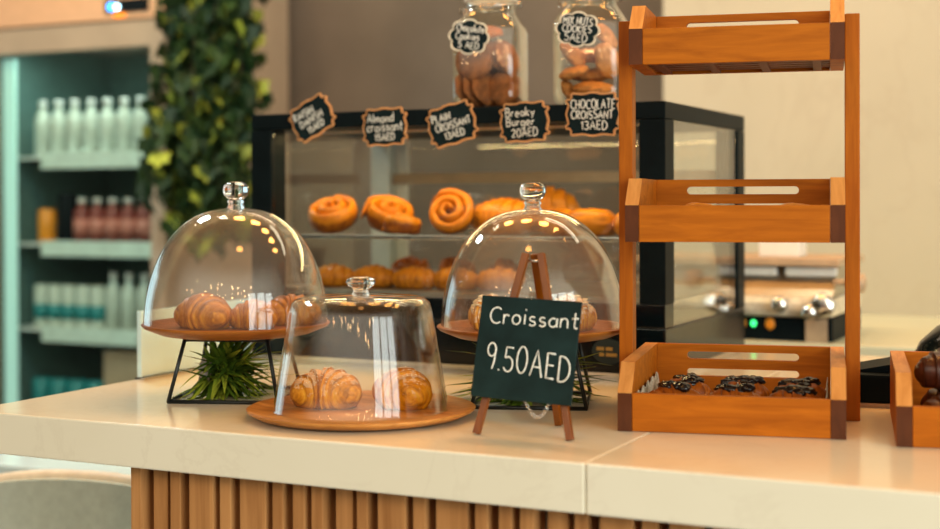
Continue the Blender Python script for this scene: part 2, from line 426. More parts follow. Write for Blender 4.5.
# counter
ct = thing('service_counter', 'long cafe counter with pale marble top and vertical wooden slat front', 'counter', (0, 0, 0))
xs = .95
MB().box(-.022, xs-.0006, 0, 1.26, .99, Zc, bev=.0025).build('worktop', 'marble', ct)
MB().box(xs+.0006, 2.7, 0, 1.26, .99, Zc, bev=.0025).build('worktop', 'marble', ct)
MB().box(.26, 2.6, .075, 1.2, 0, .9895).build('carcass', 'groove', ct)
sl = MB(); x = .252; pat = [(.018, .0), (.026, -.009), (.017, 0), (.042, 0), (.018, 0), (.042, 0), (.018, 0), (.018, 0)]; i = 0
while x < 2.58:
    w, dz = pat[i % len(pat)]; w *= rnd.uniform(.95, 1.05)
    sl.box(x, x+w, .036-dz, .0745, .0, .9885, bev=.0012); x += w+(.011 if i % 2 else .015); i += 1
sl.build('slat_panel', 'panel', ct)
# white acrylic screen along the counter's left end
sc = thing('side_screen', 'low white glossy side screen along the left end of the counter', 'screen', (-.012, .378, Zc))
MB().box(-.005, .005, 0, .325, .004, .118, bev=.002).build('panel', 'acrylic', sc)
MB().box(-.009, .011, .0, .325, 0, .0038).build('foot_rail', 'chrome', sc)

# ------------------------------------------------------------------ tiered crate stand
W_, D_, HF, HS, CUT, TB = .2928, .2946, .0503, .0876, .0646, .0189
def stadium(cx, cz, L, h, n=8):
    r = h/2; o = []
    for k in range(n+1): a = -PI/2+PI*k/n; o.append((cx+L/2-r+r*math.cos(a), cz+r*math.sin(a)))
    for k in range(n+1): a = PI/2+PI*k/n; o.append((cx-L/2+r+r*math.cos(a), cz+r*math.sin(a)))
    return o
def crate(parent, v0, z, W=W_, D=D_, name='crate', y1=None):
    """open crate with low front, cut side boards and a slotted back; base boards are the part itself"""
    b = MB(); n = 5; L = D-v0-.02; g = L/n
    for k in range(n): b.box(TB, W-TB, v0+.012+k*g, v0+.012+(k+.82)*g, z+.004, z+.011, bev=.001)
    for k in range(4):
        xx = TB+.012+k*(W-2*TB-.036)/3; b.box(xx, xx+.012, v0+.012, D-.012, z, z+.0039)
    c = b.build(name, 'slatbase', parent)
    MB().box(TB+.0003, W-TB-.0003, v0+.0008, v0+.0115, z, z+HF, bev=.001).build('front_board', 'crate', c)
    sl = [stadium(W/2, z+HS-.0165, .165, .0115), stadium(W/2, z+HS-.042, .165, .0115)]
    MB().prism([(TB+.0003, z), (W-TB-.0003, z), (W-TB-.0003, z+HS), (TB+.0003, z+HS)], D-.0115, D-.0005, sl).build('back_board', 'crate', c)
    for s in (0, W-TB):
        m = MB(); cut = v0+CUT*(.55 if v0 == 0 else .62)
        ol = [(v0, z), (D, z), (D, z+HS), (cut, z+HS), (v0, z+HF)]
        m.prism(ol, s, s+TB, axis='x')
        bmesh.ops.recalc_face_normals(m.bm, faces=m.bm.faces); m.bm.faces.ensure_lookup_table()
        for f in m.bm.faces:
            nn = f.normal
            if nn.y < -.98: f.material_index = 1
            elif nn.y < -.2 or nn.z > .9: f.material_index = 2  # cut and top faces: paler grain with light from above painted in
        m.build('side_board', ['crate', 'endgrain', 'litgrain'], c)
    return c
SR = R(11.52); S0 = (.9083, .2267, Zc)
stand = thing('tiered_crate_stand', 'tall orange-stained wooden stand carrying three stacked open crates', 'display stand', S0, SR)
for u0 in (-.0205, W_+.0005):
    MB().box(u0, u0+.020, .157, .192, 0, .5626, bev=.0015).build('post', 'post', stand)
for v0, z in ((0, 0), (.0743, .2482), (.1159, .4954)): crate(stand, v0, z+.0005)
cr2 = thing('serving_crate', 'open wooden crate of dark chocolate pastries at the counter\'s right end', 'crate', (1.2607, .2611, Zc), R(10.6))
crate(cr2, 0, .0005, name='base')
def on_stand(u, v, z):
    c, s = math.cos(SR), math.sin(SR); return (S0[0]+u*c-v*s, S0[1]+u*s+v*c, Zc+z)

# ------------------------------------------------------------------ pastries
def croissant_mb(L=.095, Rr=.024, bend=1.0, N=7, seed=0, flat=.62, tilt=.35, nr=170, nt=30, step=.24):
    """rolled crescent: layers telescope outwards, each ending in a browned edge"""
    m = MB(); q = random.Random(seed); rings = []; Rc = L/(2*bend); sh = q.uniform(0, 1)
    for i in range(nr+1):
        s = -1+2*i/nr; a = s*bend
        c = Vector((Rc*math.sin(a), Rc*(1-math.cos(a)), 0)); nrm = Vector((-math.sin(a), math.cos(a), 0))
        base = Rr*max(0, 1-abs(s)**1.9)**.60+.0025
        ring = []
        for k in range(nt):
            th = 2*PI*k/nt
            w = noise.noise(Vector((math.cos(th)*1.1, math.sin(th)*1.1, seed*2.7)))
            ph = abs(s)*N*.5+tilt*math.cos(th)*(1 if s > 0 else -1)*min(1, abs(s)*3)+.25*w+.5+.15*sh
            fr = 1-(ph-math.floor(ph))              # 0 at a layer's outer edge, 1 where it slips under the next one
            edge = min(1, fr/.10)
            rg = edge*(1-.75*fr**.8)
            r = base*(1-step*.55+step*rg)+noise.noise(Vector((s*4, th, seed*2.3)))*.0014
            lam = noise.noise(Vector((s*55, th*1.1, seed*1.9)))
            p = c+nrm*(r*1.04*math.cos(th))+Vector((0, 0, r*.95*math.sin(th)))
            if p.z < -Rr*flat: p.z = -Rr*flat
            v = m.bm.verts.new((p.x, p.y, p.z+Rr*flat)); v[m.lay] = .22+.50*rg+.22*lam+(.10 if math.sin(th) > .5 else 0)
            ring.append(v)
        rings.append(ring)
    for a, b in zip(rings, rings[1:]):
        for k in range(nt):
            f = m.bm.faces.new((a[k], a[(k+1) % nt], b[(k+1) % nt], b[k])); f.smooth = True
    m.bm.faces.new(rings[0][::-1]); m.bm.faces.new(rings[-1])
    return m, rings
def topped_croissant(name, label, loc, rot, mat, seed, L, Rr, bend, group=None, topping=None, ntop=0, size=.0016, tone='sesame'):
    m, rings = croissant_mb(L, Rr, bend, 7, seed)
    pts = [(v.co.copy()) for r in rings[18:-18] for k, v in enumerate(r) if 3 <= k <= 11]
    t = thing(name, label, 'croissant', loc, 0, group); t.rotation_euler = rot
    m.build('crust', mat, t)
    if topping:
        q = random.Random(seed+50); f = MB()
        for _ in range(ntop):
            p = q.choice(pts); f.blob(size*q.uniform(.7, 1.5), size*q.uniform(.6, 1), size*.45, p+Vector((0, 0, size*.3)), Matrix.Rotation(q.uniform(0, 6), 3, 'Z') @ Matrix.Rotation(q.uniform(-.5, .5), 3, 'X'), q.random(), .1, 2, 1)
        f.build(topping, tone, t)
    return t

# ------------------------------------------------------------------ domed stands
def dome_profile(Rb, H, th=.003, n=26, lip=.0):
    """hemi-ellipsoid bell with nearly upright foot; closed shell"""
    out = []
    for k in range(n+1):
        t = k/n*PI/2
        out.append((Rb*math.cos(t)**.80 if k < n else 0, H*math.sin(t)**1.06))
    inn = [((Rb-th)*(r/Rb), z*(H-th)/H) for r, z in out[::-1]]
    return out, inn
def wire_plant(t_loc, seed, label, n=150, rad=.075, pot_rot=0, h=.09):
    """grassy tuft in a small pot that lies on its side"""
    p = thing('potted_grass_plant', label, 'plant', t_loc, pot_rot)
    q = random.Random(seed)
    MB().lathe([(0, 0), (.027, 0), (.036, .05), (.0365, .052), (.033, .052), (.031, .045), (0, .043)], 28, T=Tm((-.05, 0, .0365), ry=R(90))).build('pot', 'pot', p)
    m = MB()
    for i in range(n):
        az = q.uniform(-1.75, 1.75); el = q.uniform(-.8, 1.45); L = h*q.uniform(.55, 1.15)
        d = Vector((math.cos(el)*math.cos(az), math.cos(el)*math.sin(az), math.sin(el)))
        b = Vector((-.008+q.uniform(-.004, .004), q.uniform(-.02, .02), .0365+q.uniform(-.02, .02)))
        side = d.cross(Vector((0, 0, 1))).normalized(); w = q.uniform(.0046, .0085); tone = min(1, max(0, q.gauss(.68, .28)))
        prev = None
        for k in range(5):
            t = k/4; c = b+d*L*t+Vector((0, 0, -.028*t*t*(.4+q.random()*.2)))
            c.z = max(c.z, .002); c.z = min(c.z, .098)
            ww = w*(1-t**1.7)+.0003
            a1, a2, a3 = m.bm.verts.new(c-side*ww), m.bm.verts.new(c+Vector((0, 0, -ww*.5))), m.bm.verts.new(c+side*ww)
            for v in (a1, a2, a3): v[m.lay] = tone*(.6+.4*t)
            if prev:
                m.bm.faces.new((prev[0], prev[1], a2, a1)); m.bm.faces.new((prev[1], prev[2], a3, a2))
            prev = (a1, a2, a3)
    m.build('foliage', 'grass', p, normals=False)
    return p
PR = .146
def dome_stand(loc, rz, lab_stand, lab_dome, Rb, H):
    t = thing('cake_stand', lab_stand, 'cake stand', loc, rz, 'wire cake stands with wooden plates')
    b, tp, zt, r = .084, .064, .095, .0031
    for sx in (-1, 1):
        for sy in (-1, 1):
            MB().tube([(sx*b, sy*b, r), (sx*tp, sy*tp, zt)], r, 8).build('leg', 'wire', t)
    MB().tube([(-b, -b, r), (b, -b, r), (b, b, r), (-b, b, r)], r, 8, closed=True).build('base_ring', 'wire', t)
    MB().tube([(-tp, -tp, zt), (tp, -tp, zt), (tp, tp, zt), (-tp, tp, zt)], r, 8, closed=True).build('top_ring', 'wire', t)
    z0 = zt+r
    MB().lathe([(0, z0), (PR*.72, z0), (PR*.80, z0+.002), (PR*.97, z0+.012), (PR, z0+.0165), (PR*.995, z0+.018), (PR*.94, z0+.0165), (PR*.86, z0+.0125), (0, z0+.0115)], 72).build('plate', 'plate', t)
    zp = loc[2]+z0+.0182
    d = thing('glass_dome', lab_dome, 'dome', (loc[0], loc[1], zp), rz, 'bell-shaped glass domes on the cake stands')
    o, i = dome_profile(Rb, H)
    MB().lathe(o[:-1]+[(.012, H), (.0, H+.0005)], 80).lathe(i, 80).build('bell', 'glass_dome', d)
    kb = H-.002
    MB().lathe([(0, kb), (.0155, kb), (.0125, kb+.005), (.0115, kb+.009), (.014, kb+.0115), (.0115, kb+.0135), (.0125, kb+.016), (.0178, kb+.021), (.0205, kb+.028), (.0195, kb+.035), (.015, kb+.0405), (.008, kb+.043), (0, kb+.0435)], 40).build('knob', 'knob', d)
    return t, d, zp-.0066
zL = Zc
_, _, zpl = dome_stand((.2567, .2845, Zc), R(21), 'black wire stand with wooden plate, over the bushy grass plant, left end of counter', 'tall glass dome on the left wire stand, covering three plain croissants', .1425, .179)
_, _, zpr = dome_stand((.7005, .426, Zc), R(19), 'black wire stand with wooden plate, right behind the small chalkboard easel', 'tall glass dome over almond croissants, behind the chalkboard easel', .140, .176)
wire_plant((.236, .290, Zc), 3, 'bushy green grass-like plant tucked beneath the left wire stand', 190, pot_rot=R(-28), h=.092)
wire_plant((.690, .440, Zc), 5, 'green grassy plant mostly hidden behind the chalkboard easel', 240, pot_rot=R(-68), h=.115)

g = 'plain croissants under the left dome'
topped_croissant('croissant', 'large plain croissant at the left front under the left glass dome', (.228, .240, zpl), (0, 0, R(172)), 'croissant', 1, .100, .032, 1.0, g)
topped_croissant('croissant', 'plain croissant in the middle under the left dome, partly behind the reflection', (.300, .268, zpl), (0, 0, R(190)), 'croissant', 2, .078, .026, .9, g)
topped_croissant('croissant', 'plain croissant at the right rear under the left dome, beyond the cloche top', (.320, .345, zpl), (0, 0, R(215)), 'croissant', 3, .090, .029, 1.0, g)
g = 'almond croissants under the right dome'
topped_croissant('croissant', 'pale almond croissant under the right dome, left of the easel top', (.641, .400, zpr), (0, 0, R(165)), 'croissant_almond', 4, .072, .031, .8, g, 'almond_flakes', 60, .004)
topped_croissant('croissant', 'pale almond croissant under the right dome, right of the easel top', (.757, .44, zpr), (0, 0, R(225)), 'croissant_almond', 5, .078, .031, .8, g, 'almond_flakes', 60, .004)

# ------------------------------------------------------------------ low cloche on a board
cx, cy = .531, .2005
bd = thing('round_board', 'round wooden board with a broad rim under the low glass cloche', 'board', (cx+.004, cy-.0055, Zc))
MB().lathe([(0, 0), (.120, 0), (.148, .004), (.161, .0105), (.1625, .013), (.160, .0145), (.148, .012), (.139, .0103), (0, .0102)], 96).build('platter', 'acacia', bd)
zb = Zc+.0104
cl = thing('glass_cloche', 'low straight-sided glass cloche with flat top and round knob, on the wooden board', 'cloche', (cx, cy, zb))
Rb, Rt, H = .1245, .0985, .158
po = [(Rb+.0015, 0), (Rb, .003), (Rb-.004, .03), (Rt+.0035, H-.020), (Rt, H-.008), (Rt-.006, H-.002), (Rt-.014, H+.0005), (.03, H+.004), (.0125, H+.005), (0, H+.005)]
pi_ = [(max(0, r-.003), z-.003 if z > .1 else z) for r, z in po[::-1]]
MB().lathe(po, 96).lathe(pi_, 96).build('bell', 'glass_cloche', cl)
kb = H+.003
MB().lathe([(0, kb), (.0145, kb), (.0115, kb+.004), (.0105, kb+.008), (.0135, kb+.0105), (.0195, kb+.015), (.0215, kb+.019), (.0195, kb+.0235), (.012, kb+.0262), (0, kb+.0265)], 40).build('knob', 'knob', cl)
g = 'sugared croissants under the low cloche'
topped_croissant('croissant', 'golden sugared croissant on the left under the low cloche', (.479, .192, zb), (0, 0, R(196)), 'croissant_sugar', 6, .104, .0335, 1.15, g, 'sesame_seeds', 170, .0010)
topped_croissant('croissant', 'golden sugared croissant on the right under the low cloche', (.580, .232, zb), (0, 0, R(160)), 'croissant_sugar', 7, .094, .0340, 1.05, g, 'sesame_seeds', 170, .0010)

# ------------------------------------------------------------------ chalkboard easel
ez = thing('chalkboard_easel', 'mini easel holding a chalkboard that reads Croissant 9.50AED', 'sign', (.8135, .1275, Zc), R(2))
ap = Vector((-.0045, .052, .236))
def bar(a, b, w, d, parent, name, mat):
    a, b = Vector(a), Vector(b); z = (b-a).normalized(); xv = Vector((1, 0, 0)); xv = (xv-z*xv.dot(z)).normalized(); yv = z.cross(xv)
    m = MB(); m.box(-w/2, w/2, -d/2, d/2, 0, (b-a).length, bev=.0008)
    T = Matrix.Translation(a) @ Matrix((xv, yv, z)).transposed().to_4x4()
    bmesh.ops.transform(m.bm, matrix=T, verts=m.bm.verts); return m.build(name, mat, parent)
bar((-.064, .0, .0012), ap+Vector((-.0095, 0, 0)), .0098, .0075, ez, 'front_leg', 'easel')
bar((.066, .0, .0012), ap+Vector((.0115, 0, 0)), .0098, .0075, ez, 'front_leg', 'easel')
bar((.012, .105, .0012), ap+Vector((.001, .0035, -.001)), .0100, .0070, ez, 'back_leg', 'easel')
MB().tube([ap+Vector((-.0135, .002, -.010)), ap+Vector((.0155, .002, -.010))], .002, 8).build('hinge_pin', 'chrome', ez)
lean = math.atan2(.052, .236)
bw, bh = .1395, .1335
Tb = Tm((.0, .004, .046), rx=-lean) @ Tm((0, -.0075, 0), ry=R(2.2))
board = MB().box(-bw/2, bw/2, -.004, 0, 0, bh, bev=.001, T=Tb).build('board', 'chalkboard', ez)
write(MB(), 'Croissant', -bw*.5+bw*.11, bw*.485, bh*.735, bh*.165, -.0044, .00105, slope=-.004, seed=4, T=Tb, jit=.05).build('chalk_word', 'chalk', board)
write(MB(), '9.50AED', -bw*.5+bw*.125, bw*.455, bh*.285, bh*.245, -.0044, .00105, slope=-.075, seed=5, T=Tb, jit=.04).build('chalk_price', 'chalk', board)
ch = MB()
for k in range(24):
    s = k/23; p = Vector((-.003+.026*s, .012+.045*s, .050-.030*math.sin(PI*s)*1.0+.004*s))
    ch.lathe([(.0022, -.0005), (.0026, 0), (.0022, .0005), (.0018, 0)], 8, close=True, T=Matrix.Translation(p) @ Matrix.Rotation(PI/2*(k % 2), 4, 'X') @ Matrix.Rotation(.6, 4, 'Y'))
ch.build('chain', 'chrome', ez)

# ------------------------------------------------------------------ display case
X0, X1, Y0, Y1, ZT = -.013, .817, .714, 1.225, 1.521
pw = .046
case = thing('display_case', 'black-framed glass pastry display case standing behind the cake stands', 'display case', (0, 0, 0))
MB().box(X0, X1, Y0, Y1, Zc+.012, 1.140, bev=.003).box(X0+.001, X1-.001, Y0+.001, Y0+.05, 1.1402, 1.180, bev=.002).build('base', 'black_gloss', case)
MB().box(X0+.004, X1-.004, Y0-.001, Y1-.004, Zc, Zc+.0115).build('bottom_trim', 'chrome', case)
for xa, ya in ((X0, Y0), (X1-pw, Y0), (X0, Y1-.05), (X1-pw, Y1-.05)):
    MB().box(xa, xa+pw, ya, ya+.05, 1.1802 if ya == Y0 else 1.1402, ZT-.0305, bev=.002).build('post', 'alu' if (ya > Y0 and xa == X0) else 'black', case)
MB().box(X0, X1, Y0, Y1, ZT-.030, ZT, bev=.003).build('top_panel', 'black', case)
MB().box(X0+pw, X1-pw, Y0+.006, Y0+.011, 1.1805, ZT-.0305).build('front_glass', 'glass_pane', case)
for xa in (X0+.004, X1-.009):
    MB().box(xa, xa+.005, Y0+.0505, Y1-.0505, 1.1405, ZT-.0305).build('side_glass', 'glass_pane', case)
MB().box(X0+pw, X1-pw, Y1-.014, Y1-.009, 1.1405, ZT-.0305).build('rear_glass', 'glass_rear', case)
MB().box(.035, .062, Y1-.022, Y1-.0145, 1.1405, ZT-.0305).build('rear_door_rail', 'white', case)
MB().box(X0+pw+.001, X1-pw-.001, Y1-.034, Y1-.0225, 1.392, 1.414).build('rear_cross_rail', 'tan', case)
sh = MB().box(X0+.012, X1-.012, Y0+.055, Y1-.055, 1.2835, 1.2895).build('glass_shelf', 'glass_shelf', case)
MB().box(X0+.012, X1-.012, Y0+.049, Y0+.0548, 1.2825, 1.2905, bev=.001).build('shelf_edge', 'chrome', sh)
MB().box(X0+.012, X1-.012, Y0+.055, Y1-.055, 1.1805, 1.1865).build('deck', 'steel', case)
for yy in (Y0+.10,):
    MB().box(X0+.06, X1-.06, yy, yy+.03, ZT-.034, ZT-.0305).build('lamp_strip', 'white', case)
lg = MB().lathe([(0, -.0012), (1, -.0012), (1, .0), (0, .0)], 40, T=Tm((.716, Y0-.0006, 1.098)) @ Matrix.Scale(.030, 4, (1, 0, 0)) @ Matrix.Scale(.0215, 4, (0, 0, 1)) @ Matrix.Rotation(PI/2, 4, 'X'), smooth=False).build('oval_badge', 'logogreen', case)
bb = MB()
for xa, xb, zz in ((.695, .709, 1.1025), (.712, .724, 1.1025), (.700, .709, 1.0925), (.712, .732, 1.0925)): bb.box(xa, xb, Y0-.0028, Y0-.0021, zz-.003, zz+.003, bev=.0003)
bb.build('badge_marks', 'logogold', lg)

# pastries in the case
def settle(o, z):
    M4 = Matrix.LocRotScale(Vector((0, 0, 0)), o.rotation_euler, o.scale)
    o.location.z = z+.0004-min((M4 @ v.co).z for v in o.data.vertices)
    return o
def roll_mb(Ro=.044, turns=2.4, w=.0088, h=.021, seed=0, dome=.012):
    m = MB(); q = random.Random(seed); n = 120; k_ = 12; rings = []
    for i in range(n+1):
        t = i/n; th = t*turns*2*PI; rho = .004+(Ro-w-.004)*t; ww = w*(.8+.35*t)*(1 if t < .96 else max(.15, (1-t)/.04))
        hh = h*(1 if t < .96 else max(.3, (1-t)/.04)); zc = dome*(1-t)
        c = Vector((rho*math.cos(th), rho*math.sin(th), 0)); o = Vector((math.cos(th), math.sin(th), 0))
        ring = []
        for k in range(k_):
            a = 2*PI*k/k_; ca, sa = math.cos(a), math.sin(a)
            jit = noise.noise(Vector((th*1.3, a, seed)))*.0016
            v = m.bm.verts.new(c+o*((ww+jit)*ca)+Vector((0, 0, max(0, hh*.5+zc*.6+(hh*.5+zc*.4+jit)*sa)))); v[m.lay] = .02+.62*max(0, sa)**.7+.18*q.random()
            ring.append(v)
        rings.append(ring)
    for a, b in zip(rings, rings[1:]):
        for k in range(k_):
            f = m.bm.faces.new((a[k], a[(k+1) % k_], b[(k+1) % k_], b[k])); f.smooth = True
    m.bm.faces.new(rings[0][::-1]); m.bm.faces.new(rings[-1])
    return m
ZS = 1.2905; ZD = 1.1868
def roll(label, loc, rot, seed, Ro=.046, turns=2.4, h=.022, group='pastries on the glass shelf', name='cinnamon_roll'):
    o = roll_mb(Ro, turns, seed=seed, h=h).build(name, 'roll'); o.location = loc; o.rotation_euler = rot; settle(o, loc[2])
    return tag(o, label, 'pastry', group)
roll('glazed swirl roll at the left end of the case\'s glass shelf', (.096, .835, ZS), (R(27), R(4), 0), 1, .060, 2.4, .040)
roll('glazed swirl roll second from left on the case\'s glass shelf', (.207, .852, ZS), (R(27), R(-5), 1.0), 2, .060, 2.4, .040)
roll('flat swirl roll lying in front, third from left on the glass shelf', (.268, .795, ZS), (R(4), 0, 2), 3, .046, 2.2, .030)
roll('large swirl roll standing on edge facing forward on the glass shelf', (.345, .860, ZS), (R(60), R(-6), .3), 4, .054, 2.4, .030)
roll('swirl roll behind the others, between second and fourth on the glass shelf', (.292, .945, ZS), (R(40), R(6), 2.2), 6, .052, 2.4, .036)
m, _ = croissant_mb(.165, .037, .12, 9, 21, .8, .5)
o = m.build('twisted_loaf', 'roll', None, (.440, .900, ZS), R(-8)); settle(o, ZS); tag(o, 'long ridged golden twisted loaf lying just left of the right dome\'s knob', 'pastry', 'pastries on the glass shelf')
m, _ = croissant_mb(.10, .026, .3, 6, 22, .7, .5)
o = m.build('bun', 'roll', None, (.475, 1.04, ZS+.0), R(10)); o.scale = (1.2, 1.2, 2.0); settle(o, ZS); tag(o, 'tall orange bun at the back of the glass shelf, behind the twisted loaf', 'pastry', 'pastries on the glass shelf')
def slab(label, loc, rz, seed, lx=.052, ly=.034, lz=.028):
    m = MB().blob(lx, ly, lz, (0, 0, lz*.75), None, seed, .07, 2.2, 4, flat=.75)
    for v in m.bm.verts:
        v.co.x = math.copysign(abs(v.co.x/lx)**.62*lx, v.co.x); v.co.y = math.copysign(abs(v.co.y/ly)**.62*ly, v.co.y)
    o = m.build('savoury_slice', 'roll', None, loc, rz); return tag(o, label, 'pastry', 'pastries on the glass shelf')
slab('dark-sided baked slice behind the right dome on the glass shelf', (.625, .87, ZS), R(5), 31)
slab('golden baked slice nearest the crate stand on the glass shelf', (.720, .86, ZS), R(-6), 32, .044)
slab('small baked slice behind the knob of the right dome on the shelf', (.552, .90, ZS), R(20), 33, .036)
for k, (xx, yy, lab) in enumerate(((.10, .83, 'leftmost golden puff on the lower deck of the case'), (.19, .835, 'second golden puff from the left on the lower deck of the case'), (.28, .83, 'third golden puff from the left on the lower deck, above the cloche knob'), (.365, .835, 'fourth golden puff from the left on the lower deck of the case'), (.455, .84, 'golden puff on the lower deck beside the right dome\'s left edge'))):
    m, _ = croissant_mb(.098, .0245, .35, 6, 40+k, .70, .4)
    o = m.build('puff_pastry', 'roll', None, (xx, yy, ZD), R(rnd.uniform(-12, 12))); tag(o, lab, 'pastry', 'golden puffs on the lower deck')
for k, (xx, lab) in enumerate(((.19, 'left brown pastry in the back row of the lower deck'), (.29, 'middle brown pastry in the back row of the lower deck'), (.40, 'right brown pastry in the back row of the lower deck'))):
    o = roll_mb(.045, 2.2, seed=50+k, h=.03).build('cinnamon_roll', 'danish', None, (xx, .98, ZD+.02), 0); o.rotation_euler = (R(25), 0, k); settle(o, ZD); tag(o, lab, 'pastry', 'brown pastries at the back of the lower deck')

# ------------------------------------------------------------------ price tags on the case
def plaque(w, h, n=14):
    """ornate plaque: stepped corners, waved edges, clockwise from the upper left"""
    q = [(x, .93+.07*math.cos(PI*x/.74*1.0)**2*(1 if abs(x) < .37 else .6)) for x in [-.74+1.48*i/n for i in range(n+1)]]
    q += [(.80, .90), (.80, .74), (.84, .68), (.95, .68), (1.0, .56)]
    q += [(.945+.045*math.cos(PI*(z-.0)/.42), z) for z in (.40, .2, 0, -.2, -.40)]
    q += [(1.0, -.56), (.95, -.68), (.84, -.68), (.80, -.74), (.80, -.90)]
    half = q
    return [(a*w, b*h) for a, b in half]+[(a*w, -(.93+.07*math.cos(PI*a/.74)**2*(1 if abs(a) < .37 else .6))*h) for a in [.74-1.48*i/n for i in range(n+1)]]+[(-a*w, b*h) for a, b in half[:n:-1]]
def inset(ol, d):
    n = len(ol); o = []
    for i in range(n):
        p, c, q = Vector(ol[i-1]), Vector(ol[i]), Vector(ol[(i+1) % n])
        t = (q-p).normalized(); o.append(tuple(c+Vector((t.y, -t.x))*d))
    return o
def price_tag(label, loc, rot, lines, s=1.0, group='scalloped price tags on the display case'):
    t = thing('price_tag', label, 'price tag', loc, 0, group); t.rotation_euler = (0, -rot, 0)
    w, h = .0455*s, .0345*s
    ol = plaque(w, h)
    MB().prism(ol, -.003, 0).build('frame', 'tagedge', t)
    inn = inset(ol, .0032*s)
    f = MB().prism(inn, -.0042, -.0031).build('slate', 'tagblack', t)
    MB().box(-.009*s, .009*s, -.0048, -.0031, h*.90, h*.985).build('clip', 'tagedge', t)
    m = MB()
    for k, (tx, a, b, z, hh) in enumerate(lines): write(m, tx, a*w, b*w, z*h, hh*h, -.0045, .00108*s, seed=len(tx)+k, jit=.05, slope=0)
    m.build('lettering', 'chalk', f)
    return t
yt = Y0-.0005
price_tag('price tag reading RAISIN DANISH 15AED, tilted, at the left of the case', (.127, yt, 1.5105), R(27), [('RAISIN', -.74, .22, .26, .36), ('DANISH', -.60, .52, -.20, .36), ('15AED', -.36, .44, -.66, .34)], 1.04)
price_tag('price tag reading Almond croissant 15AED, second from left on the case', (.2835, yt, 1.4905), R(2), [('Almond', -.74, .42, .24, .42), ('croissant', -.76, .80, -.22, .46), ('15AED', -.42, .44, -.70, .36)], 1.04)
price_tag('price tag reading PLAIN CROISSANT 13AED, tilted, middle of the case', (.421, yt, 1.4917), R(14), [('PLAIN', -.74, .02, .26, .36), ('CROISSANT', -.66, .78, -.20, .36), ('13AED', -.36, .44, -.66, .34)], 1.08)
price_tag('price tag reading Breaky Burger 20AED, fourth from left on the case', (.5625, yt, 1.492), R(2.5), [('Breaky', -.72, .42, .28, .40), ('Burger', -.70, .40, -.16, .40), ('20AED', -.50, .52, -.70, .40)], 1.05)
price_tag('price tag reading CHOCOLATE CROISSANT 13AED, rightmost on the case', (.690, yt, 1.502), R(-1), [('CHOCOLATE', -.78, .78, .24, .40), ('CROISSANT', -.76, .72, -.20, .36), ('13AED', -.40, .52, -.68, .38)], 1.12)

# ------------------------------------------------------------------ cookie jars
def scallop(w, h, lobes=8, amp=.15, n=128):
    o = []
    for i in range(n):
        a = 2*PI*i/n; k = 1-amp+amp*abs(math.cos(lobes/2*a))**.75
        e = 2.3; g = (abs(math.cos(a))**e+abs(math.sin(a))**e)**(-1/e)
        o.append((w*g*k*math.cos(a), h*g*k*math.sin(a)))
    return o[::-1]
def jar(label, loc, rz, lines, tagoff, group='glass cookie jars on the case'):
    t = thing('cookie_jar', label, 'jar', loc, rz, group)
    w = .0635
    po = [(0, .0), (.050, 0), (.058, .003), (w-.001, .012), (w, .022), (w, .140), (w-.003, .152), (w-.010, .165), (.047, .175), (.044, .180), (.044, .195), (.047, .197)]
    so = [2, 5, 5, 5, 5, 5, 4.5, 3.5, 2.4, 2, 2, 2]
    pin = [(max(0, r-.0032), z+.004 if z < .03 else z) for r, z in po[::-1]]
    MB().lathe(po, 64, sq=so).lathe(pin, 64, sq=so[::-1]).build('glass_body', 'glass_jar', t)
    lid = MB().lathe([(0, .2015), (.046, .2015), (.048, .204), (.048, .212), (.040, .218), (0, .222)], 48).build('lid', 'glass_jar', t)
    MB().lathe([(.0455, .1975), (.0495, .1975), (.0495, .2013), (.0455, .2013)], 48, close=True).build('seal_ring', 'white', lid)
    MB().tube([(.0455*math.cos(a), .0455*math.sin(a), .187) for a in [2*PI*k/40 for k in range(40)]], .0013, 8, closed=True).tube([(.047, -.018, .187), (.056, -.016, .193), (.056, .016, .193), (.047, .018, .187)], .0013, 8).tube([(-.047, -.012, .187), (-.056, -.010, .178), (-.058, 0, .190), (-.056, .010, .178), (-.047, .012, .187)], .0013, 8).build('clamp', 'chrome', t)
    ox, oz, tw, th, rt = tagoff
    T = Tm((ox, -w-.0006, oz), ry=-rt)
    ol = scallop(tw, th)
    p = MB().prism(ol, -.0018, 0, T=T).build('tag_frame', 'tagcream', t)
    s = MB().prism([(a*.90, b*.90) for a, b in ol], -.0028, -.0019, T=T).build('tag_slate', 'tagblack', p)
    m = MB()
    for k, (tx, a, b, z, hh) in enumerate(lines): write(m, tx, a*tw, b*tw, z*th, hh*th, -.0030, .00098, seed=3+k, jit=.06, T=T)
    m.build('tag_lettering', 'chalk', p)
    return t
ZJ = ZT+.0003
J1, J2, JR = (.455, .805, ZJ), (.652, .805, ZJ), R(12)
jar('tall glass jar of flat brown cookies, tag reads Chocolate Cookies 5 AED', J1, JR, [('Chocolate', -.62, .70, .28, .40), ('Cookies', -.62, .50, -.16, .38), ('5 AED', -.46, .52, -.66, .38)], (-.0255, .128, .0385, .0325, R(-7)))
jar('tall glass jar of golden cookies beside the crate stand, tag reads MIX NUTS COOKIES 5AED', J2, JR, [('MIX NUTS', -.66, .62, .24, .40), ('COOKIES', -.66, .60, -.16, .38), ('5AED', -.52, .46, -.68, .44)], (-.014, .130, .0400, .0315, R(-7)))
def jloc(J, x, y, z):
    c, s = math.cos(JR), math.sin(JR); return (J[0]+x*c-y*s, J[1]+x*s+y*c, J[2]+z)
def cookie_mesh(r, h, seed, mat, name, ex=1):
    m = MB().blob(r*ex, r, h, (0, 0, 0), None, seed, .13, 2.6, 4)
    return m.build(name, mat)
flat = cookie_mesh(.032, .0062, 1, 'cookie_dark', 'flat_cookie')
tag(flat, 'x', 'cookie', 'flat brown cookies in the jar')
